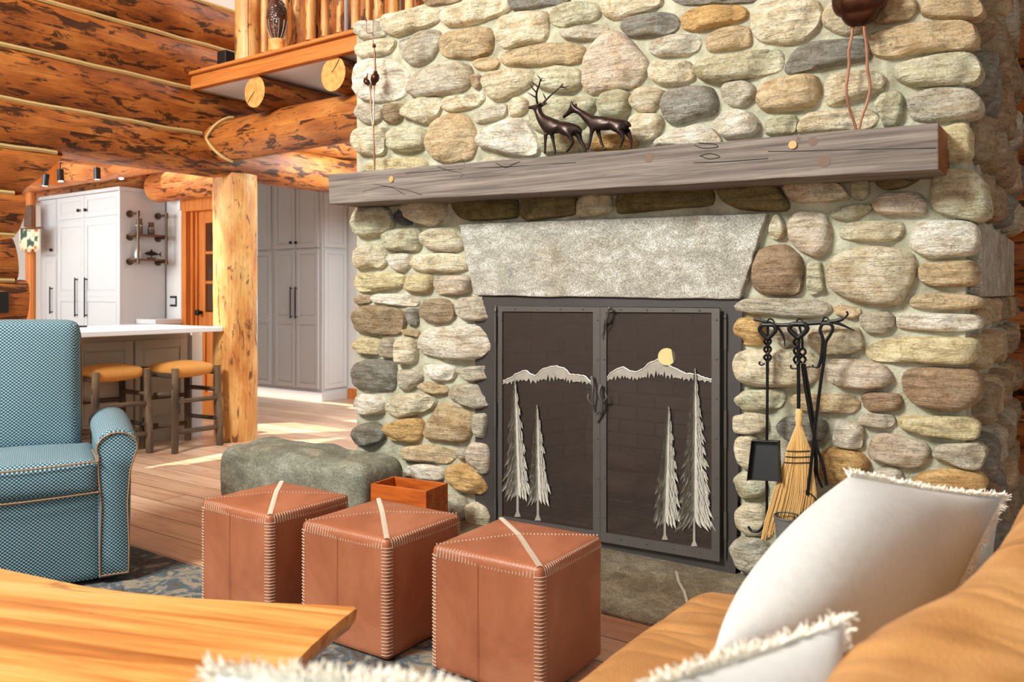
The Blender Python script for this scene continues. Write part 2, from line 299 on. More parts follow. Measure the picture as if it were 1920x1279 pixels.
# ------------------------------------------------------------------ mesh helpers
class MB:
    def __init__(s): s.v = []; s.f = []; s.uv = []; s.mi = []; s.cm = 0; s.vc = []
    def face(s, idx, uv=None): s.f.append(tuple(idx)); s.uv.append(uv); s.mi.append(s.cm)
    def box(s, lo, hi):
        b = len(s.v); x0, y0, z0 = lo; x1, y1, z1 = hi
        s.v += [Vector(p) for p in ((x0, y0, z0), (x1, y0, z0), (x1, y1, z0), (x0, y1, z0), (x0, y0, z1), (x1, y0, z1), (x1, y1, z1), (x0, y1, z1))]
        for f in ((0, 3, 2, 1), (4, 5, 6, 7), (0, 1, 5, 4), (1, 2, 6, 5), (2, 3, 7, 6), (3, 0, 4, 7)): s.face([b+i for i in f])
        return s
    def hexa(s, pts):
        b = len(s.v); s.v += [Vector(p) for p in pts]
        for f in ((0, 3, 2, 1), (4, 5, 6, 7), (0, 1, 5, 4), (1, 2, 6, 5), (2, 3, 7, 6), (3, 0, 4, 7)): s.face([b+i for i in f])
        return s
    def tube(s, path, rad, seg=8, cap=True, flat=None):
        P = [Vector(p) for p in path]; n = len(P)
        R = rad if isinstance(rad, (list, tuple)) else [rad]*n
        b = len(s.v); up = None
        for i in range(n):
            t = (P[min(i+1, n-1)]-P[max(i-1, 0)]).normalized()
            if up is None:
                up = Vector((0, 0, 1)) if abs(t.z) < 0.9 else Vector((1, 0, 0))
            a = t.cross(up)
            if a.length < 1e-6: a = t.orthogonal()
            a.normalize(); c = a.cross(t).normalized(); up = c
            for k in range(seg):
                an = 2*pi*k/seg
                s.v.append(P[i]+a*cos(an)*R[i]+c*sin(an)*R[i])
        for i in range(n-1):
            for k in range(seg):
                k2 = (k+1) % seg
                s.face([b+i*seg+k, b+i*seg+k2, b+(i+1)*seg+k2, b+(i+1)*seg+k])
        if cap:
            s.face([b+k for k in range(seg)][::-1]); s.face([b+(n-1)*seg+k for k in range(seg)])
        return s
    def prism(s, pts, off):
        off = Vector(off); n = len(pts); b = len(s.v)
        s.v += [Vector(p) for p in pts]+[Vector(p)+off for p in pts]
        s.face(list(range(b, b+n))); s.face([b+n+i for i in range(n)][::-1])
        for i in range(n):
            j = (i+1) % n; s.face([b+i, b+n+i, b+n+j, b+j])
        return s
    def lathe(s, prof, c=(0, 0, 0), seg=20, sq=1.0):
        b = len(s.v); c = Vector(c)
        for r, z in prof:
            for k in range(seg):
                an = 2*pi*k/seg; s.v.append(c+Vector((r*cos(an), r*sin(an)*sq, z)))
        for i in range(len(prof)-1):
            for k in range(seg):
                k2 = (k+1) % seg; s.face([b+i*seg+k, b+i*seg+k2, b+(i+1)*seg+k2, b+(i+1)*seg+k])
        s.face([b+k for k in range(seg)][::-1]); s.face([b+(len(prof)-1)*seg+k for k in range(seg)])
        return s
    def soft(s, c, half, r, bulge=(0, 0, 0), n=10, mat=None, ns=0.0):
        """rounded, bulging cushion: c centre, half sizes, edge radius"""
        b0 = len(s.v); key = {}; c = Vector(c); h = Vector(half)
        def vert(p):
            k = tuple(round(q, 5) for q in p)
            if k in key: return key[k]
            P = Vector((p[0]*h.x, p[1]*h.y, p[2]*h.z))
            q = Vector([max(-(h[i]-r), min(h[i]-r, P[i])) for i in range(3)])
            d = P-q
            if d.length > 1e-9: P = q+d.normalized()*r
            w = [1-min(1, abs(x))**2 for x in p]
            for i in range(3):
                if bulge[i]:
                    j, l = (i+1) % 3, (i+2) % 3
                    P[i] += math.copysign(1, p[i])*abs(p[i])**3*bulge[i]*w[j]*w[l]
            if ns: P += mnoise.noise_vector((P+c)*6)*ns
            if mat: P = mat @ P
            s.v.append(P+c); key[k] = len(s.v)-1; return key[k]
        g = [-1+2*i/n for i in range(n+1)]
        # denser near the edges
        g = [math.copysign(abs(x)**0.6, x) for x in g]
        for ax in range(3):
            for sg in (-1, 1):
                for i in range(n):
                    for j in range(n):
                        q = []
                        for a, bb in ((i, j), (i+1, j), (i+1, j+1), (i, j+1)):
                            p = [0, 0, 0]; p[ax] = sg; p[(ax+1) % 3] = g[a]; p[(ax+2) % 3] = g[bb]; q.append(vert(p))
                        if sg < 0: q = q[::-1]
                        s.face(q)
        return s
    def log(s, a, b, r, seed=0, rz=None, seg=24, step=0.12, wob=0.03, endk=(0, 0), capmat=None, taper=0.0, dirt=True, ex=1.0):
        """round log from a to b with UVs in metres; rz = vertical radius"""
        a, b = Vector(a), Vector(b); L = (b-a).length; n = max(2, int(L/step)); t = (b-a).normalized()
        up = Vector((0, 0, 1)) if abs(t.z) < 0.9 else Vector((0, 1, 0))
        sx = t.cross(up).normalized(); up = sx.cross(t).normalized(); rz = rz or r
        b0 = len(s.v); so = seed*7.31
        for i in range(n+1):
            f = i/n; c = a.lerp(b, f); tp = 1-taper*f
            for k in range(seg):
                an = 2*pi*k/seg
                d = 1+wob*mnoise.noise((f*L*1.3+so, cos(an)*0.8, sin(an)*0.8+so))+wob*0.5*mnoise.noise((f*L*4+so, cos(an)*2, sin(an)*2))
                o = up*sin(an)*rz*d*tp
                sh = (endk[0] if i == 0 else endk[1] if i == n else 0)
                s.v.append(c+sx*math.copysign(abs(cos(an))**ex, cos(an))*r*d*tp+o+t*sh*sin(an)*rz)
        for i in range(n):
            for k in range(seg):
                k2 = (k+1) % seg
                u0, u1 = i*L/n+so, (i+1)*L/n+so; v0, v1 = 2*pi*k/seg*r+so*1.7, 2*pi*(k+1)/seg*r+so*1.7
                s.face([b0+i*seg+k, b0+i*seg+k2, b0+(i+1)*seg+k2, b0+(i+1)*seg+k], [(u0, v0), (u0, v1), (u1, v1), (u1, v0)])
        om = s.cm
        if capmat is not None: s.cm = capmat
        s.face([b0+k for k in range(seg)][::-1], [(so+cos(2*pi*k/seg)*r, sin(2*pi*k/seg)*r) for k in range(seg)][::-1])
        s.face([b0+n*seg+k for k in range(seg)], [(so+cos(2*pi*k/seg)*r, sin(2*pi*k/seg)*r) for k in range(seg)])
        s.cm = om
        return s
    def build(s, name, mats, parent=None, smooth=True, boxuv=False, bevel=0, sub=0, auto=40, loc=None):
        me = bpy.data.meshes.new(name); me.from_pydata([tuple(v) for v in s.v], [], s.f)
        mats = mats if isinstance(mats, (list, tuple)) else [mats]
        for m in mats: me.materials.append(M[m] if isinstance(m, str) else m)
        if any(s.mi): me.polygons.foreach_set('material_index', s.mi)
        if boxuv or any(u is not None for u in s.uv):
            ul = me.uv_layers.new(name='UVMap')
            for p, u in zip(me.polygons, s.uv):
                for li, j in enumerate(p.loop_indices):
                    if u is not None: ul.data[j].uv = u[li]
                    else:
                        co = me.vertices[me.loops[j].vertex_index].co; nn = p.normal
                        ax = max(range(3), key=lambda q: abs(nn[q]))
                        ul.data[j].uv = (co.y, co.z) if ax == 0 else (co.x, co.z) if ax == 1 else (co.x, co.y)
        if s.vc:
            ca = me.color_attributes.new('Col', 'FLOAT_COLOR', 'POINT')
            flat = [c for v in s.vc for c in v]; ca.data.foreach_set('color', flat)
        if smooth:
            me.shade_smooth()
            try: me.set_sharp_from_angle(angle=radians(auto))
            except Exception: pass
        me.validate(); me.update()
        o = bpy.data.objects.new(name, me); COL.objects.link(o)
        if parent is not None: o.parent = parent
        if loc: o.location = loc
        if bevel:
            md = o.modifiers.new('bevel', 'BEVEL'); md.width = bevel; md.segments = 2; md.limit_method = 'ANGLE'; md.angle_limit = radians(35)
        if sub:
            md = o.modifiers.new('sub', 'SUBSURF'); md.levels = sub; md.render_levels = sub
        return o
def empty(name, loc=(0, 0, 0), rz=0):
    o = bpy.data.objects.new(name, None); COL.objects.link(o); o.location = loc; o.rotation_euler = (0, 0, rz); o.empty_display_size = 0.1; return o
def tag(o, label, cat, group=None):
    o['label'] = label; o['category'] = cat
    if group: o['group'] = group
    return o
def struct(o, label=None):
    o['kind'] = 'structure'
    if label: o['label'] = label
    return o
def copy_tree(o, parent=None):
    c = o.copy(); COL.objects.link(c)
    if parent is not None: c.parent = parent
    for ch in list(o.children): copy_tree(ch, c)
    return c
def bez(pts, n=8):
    """Catmull-Rom through pts"""
    P = [Vector(p) for p in pts]; P = [2*P[0]-P[1]]+P+[2*P[-1]-P[-2]]; out = []
    for i in range(1, len(P)-2):
        for k in range(n):
            t = k/n; a, b, c, d = P[i-1], P[i], P[i+1], P[i+2]
            out.append(0.5*((2*b)+(c-a)*t+(2*a-5*b+4*c-d)*t*t+(3*b-a-3*c+d)*t**3))
    out.append(P[-2]); return out
def skin(name, verts, edges, radii, mat, parent=None, sub=2, root=0):
    me = bpy.data.meshes.new(name); me.from_pydata([tuple(v) for v in verts], edges, [])
    o = bpy.data.objects.new(name, me); COL.objects.link(o)
    me.materials.append(M[mat])
    md = o.modifiers.new('skin', 'SKIN'); md.use_smooth_shade = True
    if not me.skin_vertices: 
        bpy.context.view_layer.objects.active = o
    for i, sv in enumerate(me.skin_vertices[0].data):
        r = radii[i]; sv.radius = (r, r) if not isinstance(r, tuple) else r; sv.use_root = (i == root)
    if sub:
        sm = o.modifiers.new('sub', 'SUBSURF'); sm.levels = sub; sm.render_levels = sub
    if parent is not None: o.parent = parent
    return o
# ================================================================== SETTING
YF = 3.57
fl = MB().box((-12, -5, -0.1), (6, 12, 0.0)); struct(fl.build('floor', 'floor', smooth=False), 'wide plank wood floor')
XW = -6.03
GAPS = [0.0, 0.33, 0.66, 1.0, 1.335, 1.64, 1.92, 2.228, 2.545, 2.90, 3.27, 3.62]
wl = MB()
for i in range(len(GAPS)-1):
    z0, z1 = GAPS[i], GAPS[i+1]; zc, rz = (z0+z1)/2, (z1-z0)/2+0.006
    if z1 > 2.3: y1, k = 9.0, 0
    elif i == 6: y1, k = 2.80, 1.0
    else: y1, k = [2.70, 2.72, 2.66, 2.69, 2.62, 2.66][i % 6], [0, 0.15, -0.2, 0.1, -0.15, 0.2][i % 6]
    wl.log((XW, -5, zc), (XW, y1, zc), 0.165, seed=i+3, rz=rz, seg=36, wob=0.03, endk=(0, k), ex=0.55)
wl.cm = 1
for i in range(3, len(GAPS)):
    z = GAPS[i]; y1 = (9.0 if z > 2.8 else 4.05) if z > 2.22 else 2.62
    if abs(z-2.228) < 0.01: y1 = 2.9
    pts = [(XW+0.106+0.003*mnoise.noise((q*3, z, 0)), -5+(y1+5)*q/60, z+0.01*mnoise.noise((q*0.7, z*3, 2))) for q in range(61)]
    wl.tube(pts, 0.018, 6)
struct(wl.build('wall_left', ['logd', 'chink']), 'stained log wall with pale chinking')
struct(MB().box((-6.15, -5, 3.62), (-5.95, 9, 6.0)).build('wall_upper_left', 'white_wall', smooth=False))
struct(MB().box((-12, -0.2, 2.62), (-7.7, 5.2, 2.7)).build('ceiling', 'white_ceiling', smooth=False), 'white kitchen ceiling')
# wall behind the fridge wall, with door opening, then passage walls
struct(MB().box((-12, 5.02, 0), (-7.60, 5.12, 2.62)).box((-7.60, 5.02, 2.10), (-6.75, 5.12, 2.62)).box((-6.75, 5.02, 0), (-6.6, 5.12, 2.62)).build('wall_kitchen', 'white_wall', smooth=False))
struct(MB().box((-9.8, 5.3, 2.74), (-6.2, 7.0, 2.8)).build('ceiling_sun_block', 'white_ceiling', smooth=False))  # unseen ceiling piece added to keep the sun off the pantry
struct(MB().box((-9.6, 6.96, 0), (-2.4, 7.06, 2.9)).build('wall_passage', 'white_wall', smooth=False))
struct(MB().box((-7.25, 6.92, 0), (-3.0, 6.96, 0.12)).build('baseboard_passage', 'orange_wood', smooth=False))
o = struct(MB().box((-6.88, 6.90, 0.1), (-6.80, 6.96, 2.2)).build('trim_1', 'orange_wood', smooth=False))
# loft
struct(MB().box((-5.87, 3.99, 2.885), (-3.3, 9.0, 2.93)).build('ceiling_under_loft', 'white_ceiling', smooth=False), 'white soffit boards under the loft')
struct(MB().box((-5.87, 3.99, 2.93), (-3.3, 9.0, 3.0)).build('floor_loft', 'fascia', smooth=False))
fa = MB().box((-5.90, 3.93, 2.878), (-3.3, 3.99, 2.985)).box((-5.9, 3.90, 2.985), (-3.3, 3.99, 3.01))
tag(fa.build('fascia_board', 'fascia', smooth=False, bevel=0.004), 'long orange board edging the front of the loft floor', 'board')
wb = MB()
for i in range(9): wb.log((-5.9, 7.3, 3.16+i*0.32), (-2.0, 7.3, 3.16+i*0.32), 0.16, seed=40+i, rz=0.165, seg=16, step=0.3)
struct(wb.build('wall_loft', ['log']), 'log wall at the back of the loft')
wv = MB()
for i, y in enumerate((4.75, 5.02, 5.3, 5.75, 6.03, 6.5, 6.8, 7.1)): wv.log((-5.84, y, 3.0), (-5.84, y, 5.6), 0.12, seed=400+i, seg=16, step=0.3)
struct(wv.build('wall_loft_side', ['log']), 'upright logs against the white loft side wall')
struct(MB().box((-6.1, 7.06, 3.1), (-5.8, 7.14, 5.0)).box((-5.45, 7.06, 3.1), (-5.2, 7.14, 5.0)).build('window_1', 'white_wall', smooth=False), 'pale daylight panels behind the loft railing')
# right background log wall
wr = MB()
for i in range(15):
    z = 0.15+i*0.33; wr.log((-0.45, 5.9, z), (3.5, 5.9, z), 0.15, seed=60+i, rz=0.17, seg=16, step=0.2)
struct(wr.build('wall_right', ['logd']), 'dark stained log wall beyond the fireplace')
# closing shell behind / above, where daylight does not come from
struct(MB().box((-6.1, -5, 6.0), (4, 9, 6.1)).build('ceiling_great_room', 'fascia', smooth=False))

# ------------------------------------------------------------------ round timbers
b = MB().log((-5.93, 4.22, 2.50), (-3.4, 4.22, 2.52), 0.165, seed=81, rz=0.168, seg=32, wob=0.05)
o = b.build('round_beam', ['log']); tag(o, 'thick round log beam running from the log wall into the chimney', 'beam')
nt = MB(); pts = []
for k in range(25):
    an = pi*0.5+pi*k/24*1.0
    pts.append(Vector((-5.86-0.09*abs(sin(an)) + 0.05, 4.22+0.175*cos(an), 2.50+0.19*sin(an))))
pts = [(-5.885+0.05*(1-abs(z)/0.19), 4.22-0.17*sqrt(max(0, 1-(z/0.19)**2))-0.01, 2.50+z) for z in [(-0.19+0.38*k/24) for k in range(25)]]
pts = [(-5.855+0.13*abs(sin(radians(p_))), 4.22+0.178*cos(radians(p_)), 2.50+0.180*sin(radians(p_))) for p_ in range(95, 268, 6)]; nt.tube(pts, 0.012, 6); nt.build('notch_caulk', 'chink', o)
for nm, X, Y0, sd, lab in (('joist', -5.15, 3.97, 91, 'leftmost sawn log joist end under the loft edge'), ('joist', -4.30, 3.97, 92, 'sawn log joist end under the loft beside the chimney')):
    b = MB().log((X, Y0, 2.765), (X, 8.5, 2.765), 0.118, seed=sd, seg=28, wob=0.04, capmat=1)
    o = b.build('log_joist', ['logd', 'end']); tag(o, lab, 'log joist', 'log joists under the loft')
    MB().tube([(X-0.01, Y0-0.002, 2.78), (X+0.03, Y0-0.002, 2.82), (X+0.07, Y0-0.002, 2.87)] if sd == 92 else [(X-0.08, Y0-0.002, 2.69), (X-0.04, Y0-0.002, 2.73), (X, Y0-0.002, 2.765)], 0.003, 4).build('drying_crack', 'soot', o)
# column
b = MB(); 
b.log((-6.02, 4.44, 0.0), (-6.02, 4.44, 2.26), 0.178, seed=96, seg=36, wob=0.07, step=0.06)
col = b.build('log_post', ['post']); tag(col, 'thick peeled log post holding up the log wall at the end of the bar', 'post')
cpts = [PX(x, y, -5.86) for x, y in ((404, 322), (405, 360), (402, 400), (403, 440), (408, 480), (411, 520))]
k = MB(); k.tube(bez([p+Vector((-0.005+abs(0)*0, 0, 0)) for p in cpts], 5), 0.004, 5)

# kitchen timbers
def klog(a, b_, r, sd, lab, **kw):
    o = MB().log(a, b_, r, seed=sd, seg=24, step=0.15, wob=0.05, **kw).build('kitchen_log_beam', ['logk', 'end']); tag(o, lab, 'log beam', 'log beams over the kitchen'); return o
klog((-11.5, 4.35, 2.49), (-6.2, 4.35, 2.49), 0.16, 101, 'orange log beam running just above the tall kitchen cabinets', rz=0.13)
klog((-11.5, 4.86, 2.44), (-8.0, 4.86, 2.44), 0.10, 102, 'lower log behind the kitchen beam, touching the cabinet top')
klog((-7.86, 4.86, 2.33), (-6.7, 4.86, 2.33), 0.15, 103, 'spotted log above the kitchen door')
klog((-7.6, 2.2, 2.53), (-7.6, 4.25, 2.53), 0.10, 104, 'short ceiling log with a pale rounded end near the track lights')
o = MB().hexa([(-8.72, 3.6, 2.33), (-8.5, 3.6, 2.33), (-8.5, 4.2, 2.33), (-8.72, 4.2, 2.33), (-8.72, 3.6, 2.62), (-8.5, 3.6, 2.62), (-8.5, 4.2, 2.62), (-8.72, 4.2, 2.62)]).build('squared_timber', 'orange_wood', bevel=0.01)
tag(o, 'squared timber end with a big knot hanging between the kitchen track lights', 'timber')

# ================================================================== FIREPLACE
fp = empty('stone_fireplace', (-2.0, YF+0.4, 0)); FPL = Vector(fp.location)
tag(fp, 'floor to ceiling river rock fireplace with pale mortar and a granite slab over the opening', 'fireplace')
def loc_fix(o): o.matrix_parent_inverse = Matrix.Translation(-FPL); return o
XL, XR = -3.66, -0.40
OX0, OX1, OZ = -2.64, -1.275, 1.235
core = MB()
def fpoly(px, back=1.9):
    core.prism([PY(x, y, YF) for x, y in px], (0, back, 0))
# piers and head as blocks with the slanted shoulder cut out on the upper left
zt = PY(668, 60, YF).z
core.box((XL, YF, 0), (OX0, 5.45, 1.24)); core.box((OX1, YF, 0), (XR, 5.45, 1.24))
core.box((OX0, YF+0.75, 0), (OX1, 5.45, 1.24)); core.box((XL, YF, 1.24), (XR, 5.45, zt))
pl, pm, pr = PY(672, 58, YF), PY(705, 36, YF), PY(800, 6, YF); pt = PY(835, -120, YF)
core.prism([pl, pm, pr, pt, Vector((XR, YF, pt.z)), Vector((XR, YF, pl.z))][::-1], (0, 1.88, 0))
core.box((pt.x, YF, pt.z), (XR, 5.4, 5.9))
core.build('mortar_core', 'mortar', loc_fix(fp) if False else None, smooth=False)
core_o = bpy.data.objects['mortar_core']; core_o.parent = fp; core_o.location = -FPL

PAL = {'c': (234, 225, 200), 'w': (242, 238, 226), 'g': (208, 202, 186), 's': (158, 156, 148), 't': (216, 195, 160), 'b': (182, 164, 138),
       'o': (216, 180, 124), 'v': (212, 210, 184), 'd': (140, 130, 92), 'p': (228, 214, 196), 'k': (96, 104, 110), 'y': (228, 216, 176), 'r': (186, 162, 136)}  # d: mossy olive with some of the mantel's shade in the colour
S = {  # origin x, y, divisor : list of (tint, outline in four-times pixels)
 (640, 0, 4): """c 280,110 400,80 680,45 725,70 720,130 690,165 400,270 330,250 275,190
g 85,190 130,155 200,145 275,160 280,210 320,250 240,285 150,290 100,250
c 95,340 200,290 330,280 385,290 380,340 340,390 150,440 100,400
g 400,300 480,270 620,220 700,215 730,250 720,330 660,440 560,490 490,480 420,390
b 580,-40 900,-50 850,5 740,25 650,38 595,15
c 720,90 860,20 1050,-10 1240,-20 1260,40 1200,90 950,180 790,200 730,150
s 1240,-40 1700,-60 1690,5 1500,40 1290,75 1250,50
c 1130,210 1180,120 1330,75 1510,70 1535,110 1530,250 1500,300 1200,360 1150,320
t 715,300 760,240 960,195 1090,195 1120,260 1110,380 1000,430 780,430 720,390
v 1545,80 1600,40 1750,5 1880,10 1925,60 1915,120 1800,170 1600,195 1550,160
g 1610,250 1680,215 1800,185 1900,165 1980,190 1970,240 1880,290 1680,290
t 1170,400 1220,375 1500,320 1740,310 1810,350 1800,420 1750,470 1500,490 1220,490 1170,450
t 960,460 1050,425 1140,425 1165,460 1140,505 1060,520 990,510
w 95,480 140,440 330,425 420,460 500,560 480,680 420,740 250,765 140,750 85,680
g 490,620 560,530 720,470 860,445 940,480 970,560 930,660 760,700 560,740 480,690
b 960,570 990,545 1025,560 1030,630 1000,665 965,640
c 1030,590 1080,530 1250,505 1400,510 1430,560 1420,620 1300,690 1200,745 1120,750 1060,700
v 1430,570 1480,520 1620,490 1750,500 1785,560 1770,650 1700,685 1560,680 1450,640
g 75,830 110,780 230,785 285,820 275,890 200,930 130,910
b 285,830 340,775 440,775 460,800 430,890 370,930 300,900
c 440,840 500,770 620,720 720,725 740,780 710,860 620,930 560,910 450,870
c 730,770 780,720 980,700 1040,680 1055,730 1000,790 800,840 740,810
g 965,860 1040,800 1200,770 1230,800 1200,870 1010,920 970,900
c 1235,800 1280,730 1340,725 1375,750 1365,830 1280,870 1235,850
c 85,1020 130,960 210,940 330,960 320,1060 310,1150 200,1165 120,1150 85,1080
v 340,1000 400,950 540,950 620,975 610,1080 570,1120 440,1135 350,1120
t 610,1030 680,900 800,845 920,850 980,960 1000,1080 960,1190 830,1210 740,1225 640,1170 605,1100
w 1000,1050 1060,960 1250,890 1370,880 1400,950 1470,1080 1460,1160 1290,1170 1100,1120 1020,1100
y 100,1290 170,1220 300,1190 500,1170 610,1190 620,1240 600,1290
c 980,1225 1090,1160 1240,1180 1280,1230 1000,1260
v 1380,820 1450,760 1600,715 1800,715 1920,740 1850,850 1800,960 1600,990 1450,990 1390,920
v 1480,1030 1600,1010 1760,980 1850,1000 1840,1080 1760,1150 1500,1150 1470,1090""",
 (1040, 0, 4): """p 200,430 300,290 430,205 560,290 690,460 670,540 600,650 380,680 240,710 190,640
c 325,30 420,-20 780,-30 790,10 700,80 500,130 400,135 350,100
s 850,-40 1300,-40 1490,-30 1480,5 1250,15 1050,30 900,20
s 490,170 560,130 760,90 860,85 915,140 910,200 840,250 650,275 540,270 490,220
o 930,110 1000,60 1200,25 1380,30 1430,70 1420,130 1250,180 1060,220 950,215
g 700,350 740,290 900,245 1050,255 1080,300 1060,370 950,410 760,410 705,390
t 1115,330 1130,250 1250,200 1380,180 1445,200 1460,300 1440,345 1150,385
c 1465,110 1520,30 1700,-20 1950,-20 2000,80 1960,210 1850,300 1700,325 1520,300 1465,220
c 690,510 740,450 980,445 1020,490 1035,580 960,625 780,635 700,580
v 1035,500 1080,440 1400,380 1660,355 1700,400 1690,520 1500,570 1200,620 1100,600 1040,550
c 550,730 600,660 740,650 810,680 790,750 720,830 620,835 560,790
s 780,770 830,680 1000,640 1165,645 1210,750 1190,850 1050,880 880,935 820,900
g 1240,680 1280,620 1420,600 1485,640 1480,730 1400,795 1290,780 1250,740
t 1505,700 1560,610 1750,560 1900,545 1960,570 1980,680 1940,780 1800,820 1560,830 1505,770
v 325,760 380,690 500,670 550,700 540,800 500,880 340,880
c 550,880 600,845 760,850 800,900 760,1000 680,1060 600,1050 555,980
o 240,1130 280,1010 430,1000 540,970 600,1040 600,1110
w 730,1100 760,1040 900,960 1080,915 1170,960 1240,1050 1200,1080
w 1180,900 1250,830 1360,810 1480,850 1530,930 1500,1010 1400,1030 1270,1040 1190,960
v 1565,930 1620,865 1780,855 1805,890 1795,1000 1570,1010""",
 (1440, 0, 4): """c 400,120 440,30 560,-20 700,-20 790,40 760,150 700,230 560,250 480,230 410,180
t 790,120 840,30 900,-30 1090,-30 1105,60 1060,130 880,165 810,160
t 1140,60 1160,-40 1560,-40 1620,60 1560,120 1300,130 1160,110
t 740,270 860,205 1100,160 1460,145 1545,190 1570,300 1480,360 1200,380 880,435 780,400
s 110,500 180,370 300,310 600,280 700,275 755,340 760,440 500,480 180,545 120,540
c 410,640 450,560 600,530 800,520 860,560 865,650 780,690 600,760 430,790
v 930,500 1060,440 1400,385 1530,395 1580,470 1600,530 1560,600 1400,635 1100,645 960,600
g 1030,740 1120,680 1300,645 1500,650 1590,740 1600,830 1500,880 1200,905 1080,890 1050,820
c 205,1000 220,920 290,840 500,820 720,800 810,850 800,920 740,960
v 780,760 850,690 960,670 1000,720 1000,850 960,930 860,940 840,880
y 1290,960 1400,925 1480,925 1515,980 1520,1140 1470,1200 1300,1215""",
 (640, 340, 4): """v 65,290 100,200 250,180 330,200 380,290 370,350 280,390 190,425 100,400
k 370,260 430,190 480,250 510,320 440,325 400,300
c 430,200 480,145 620,135 760,150 770,250 700,320 640,335 520,300 450,250
d 800,160 860,120 1100,110 1300,120 1310,250 1270,280 950,295 860,270
d 1330,110 1500,90 1740,80 1745,230 1700,255 1380,295 1330,260
v 1745,240 1760,150 1830,95 1950,85 2010,110 2015,230 1850,265 1760,265
v 280,410 350,360 560,345 580,400 580,490 540,520 340,515 290,470
c 590,400 660,350 860,345 890,420 900,500 820,530 660,515 600,470
c 70,560 110,480 230,465 310,520 330,600 280,650 200,640 100,660
w 335,580 360,545 480,540 510,570 490,640 440,680 370,650
c 500,600 540,545 760,535 900,550 940,610 935,660 800,685 560,675 510,650
y 90,700 150,685 440,690 465,740 440,790 150,835 90,800
y 455,800 490,700 640,700 665,730 655,820 620,835 500,830
p 670,740 700,710 940,700 965,740 940,820 900,850 710,850 675,800
b 75,880 110,850 200,855 200,905 140,925 85,910
w 205,870 260,840 480,845 560,880 555,935 400,935 220,905
b 70,1020 110,940 200,930 380,945 460,990 465,1080 420,1150 250,1160 100,1130
s 470,960 550,955 555,1080 480,1085
t 430,1110 560,1120 555,1170 440,1150
b 570,950 640,885 760,880 830,940 840,1000 790,1060 680,1070 590,1020
g 835,900 900,865 1060,865 1110,900 1115,1000 1060,1050 930,1040 850,1000
w 555,1250 590,1130 700,1090 1020,1070 1090,1150 1125,1250 1080,1310 980,1345 760,1335 600,1290
y 75,1210 150,1165 260,1180 290,1240 270,1300 130,1300 80,1250
g 300,1170 360,1175 385,1250 380,1325 300,1320 275,1280
c 400,1200 450,1170 520,1180 550,1250 545,1350 480,1370 410,1370""",
 (640, 640, 4): """s 75,240 100,160 200,130 385,150 390,270 380,370 250,385 90,350
g 400,230 430,215 540,220 590,270 570,310 490,365 430,365 405,300
w 600,190 680,170 820,180 845,230 810,290 720,300 640,260
g 840,210 980,190 1100,185 1120,230 1100,280 960,305 900,270
t 550,340 600,305 760,335 785,370 770,400 700,400 600,370
g 790,390 820,330 960,320 1080,330 1115,400 1100,480 1020,510 880,470 800,430
w 75,470 110,400 200,400 310,440 300,540 190,560 100,530
c 315,480 380,410 520,390 640,400 700,450 660,510 520,560 400,575 330,530
o 305,640 420,590 560,575 600,620 575,740 540,765 350,740
s 75,660 140,620 250,610 320,690 290,750 200,790 90,785
t 620,740 600,680 640,590 720,480 760,460 970,550 980,620 930,750 850,770
g 980,600 990,545 1085,540 1090,640 1070,730 1000,720 975,670
t 435,850 460,790 620,780 830,820 850,860 790,925 650,910 460,895
g 850,830 880,810 925,810 930,870 890,890 855,870
p 940,870 960,760 1080,770 1105,820 1105,980 1060,1005 1000,980 945,920
w 445,1000 480,930 620,920 730,960 740,1050 600,1040 450,1010
o 760,960 880,915 960,950 1050,1020 1100,1100 1060,1150 960,1140 850,1110 780,1040
g 740,1160 900,1160 930,1250 900,1400 740,1400
c 920,1240 1000,1200 1080,1250 1110,1330 1090,1400 1000,1440 930,1380
g 900,1460 1000,1440 1080,1430 1120,1480 1090,1520 950,1520""",
 (1140, 345, 4): """d 40,110 80,50 400,25 740,20 775,70 770,160 500,180 200,210 50,225
d 790,20 1250,-10 1290,60 1340,140 1330,200 1150,200 980,190 850,130""",
 (1360, 320, 4): """c 425,110 460,50 640,35 740,50 860,110 930,210 700,230 520,235 450,190
v 935,60 970,20 1070,30 1065,170 1020,215 940,205
d 1120,60 1200,10 1430,10 1440,60 1330,120 1200,140 1120,100
p 1090,240 1180,165 1430,155 1495,220 1490,320 1430,330 1170,325 1110,290
v 780,320 860,265 1060,240 1090,280 1000,350 880,375 800,350
c 320,400 370,320 410,350 440,450 420,500 370,515 320,490
p 460,380 530,305 740,310 780,430 770,560 700,640 640,640 520,580 470,500
c 850,460 900,390 1060,375 1300,380 1330,430 1290,500 1180,530 980,520 860,510
v 1530,200 1560,20 1700,-20 1860,0 1950,100 1990,330 1880,380 1700,340 1560,300
w 1375,480 1420,380 1600,370 1840,375 1890,450 1880,600 1800,640 1500,655 1380,580
r 200,750 240,600 320,560 460,560 560,660 575,760 550,920 480,935 280,930 195,880
v 600,700 640,680 710,690 720,850 740,900 640,930 600,900
c 750,760 790,650 900,590 1100,565 1330,590 1410,640 1430,740 1380,890 1300,1010 1150,1020 900,960 770,880
t 1440,740 1490,690 1680,680 1840,670 1885,770 1860,860 1560,870 1460,830
t 1380,980 1420,930 1600,915 1850,940 1920,970 1900,1030 1700,1045 1390,1030
g 50,1020 120,960 400,950 700,970 790,1030 750,1090 600,1105 200,1080 70,1050
t 800,1030 850,1010 990,1030 1000,1070 940,1110 820,1080
g 1000,1100 1040,1060 1200,1060 1255,1100 1250,1170 1180,1220 1060,1215 1010,1170
w 1270,1070 1500,1070 1850,1080 1915,1130 1890,1190 1700,1210 1280,1190""",
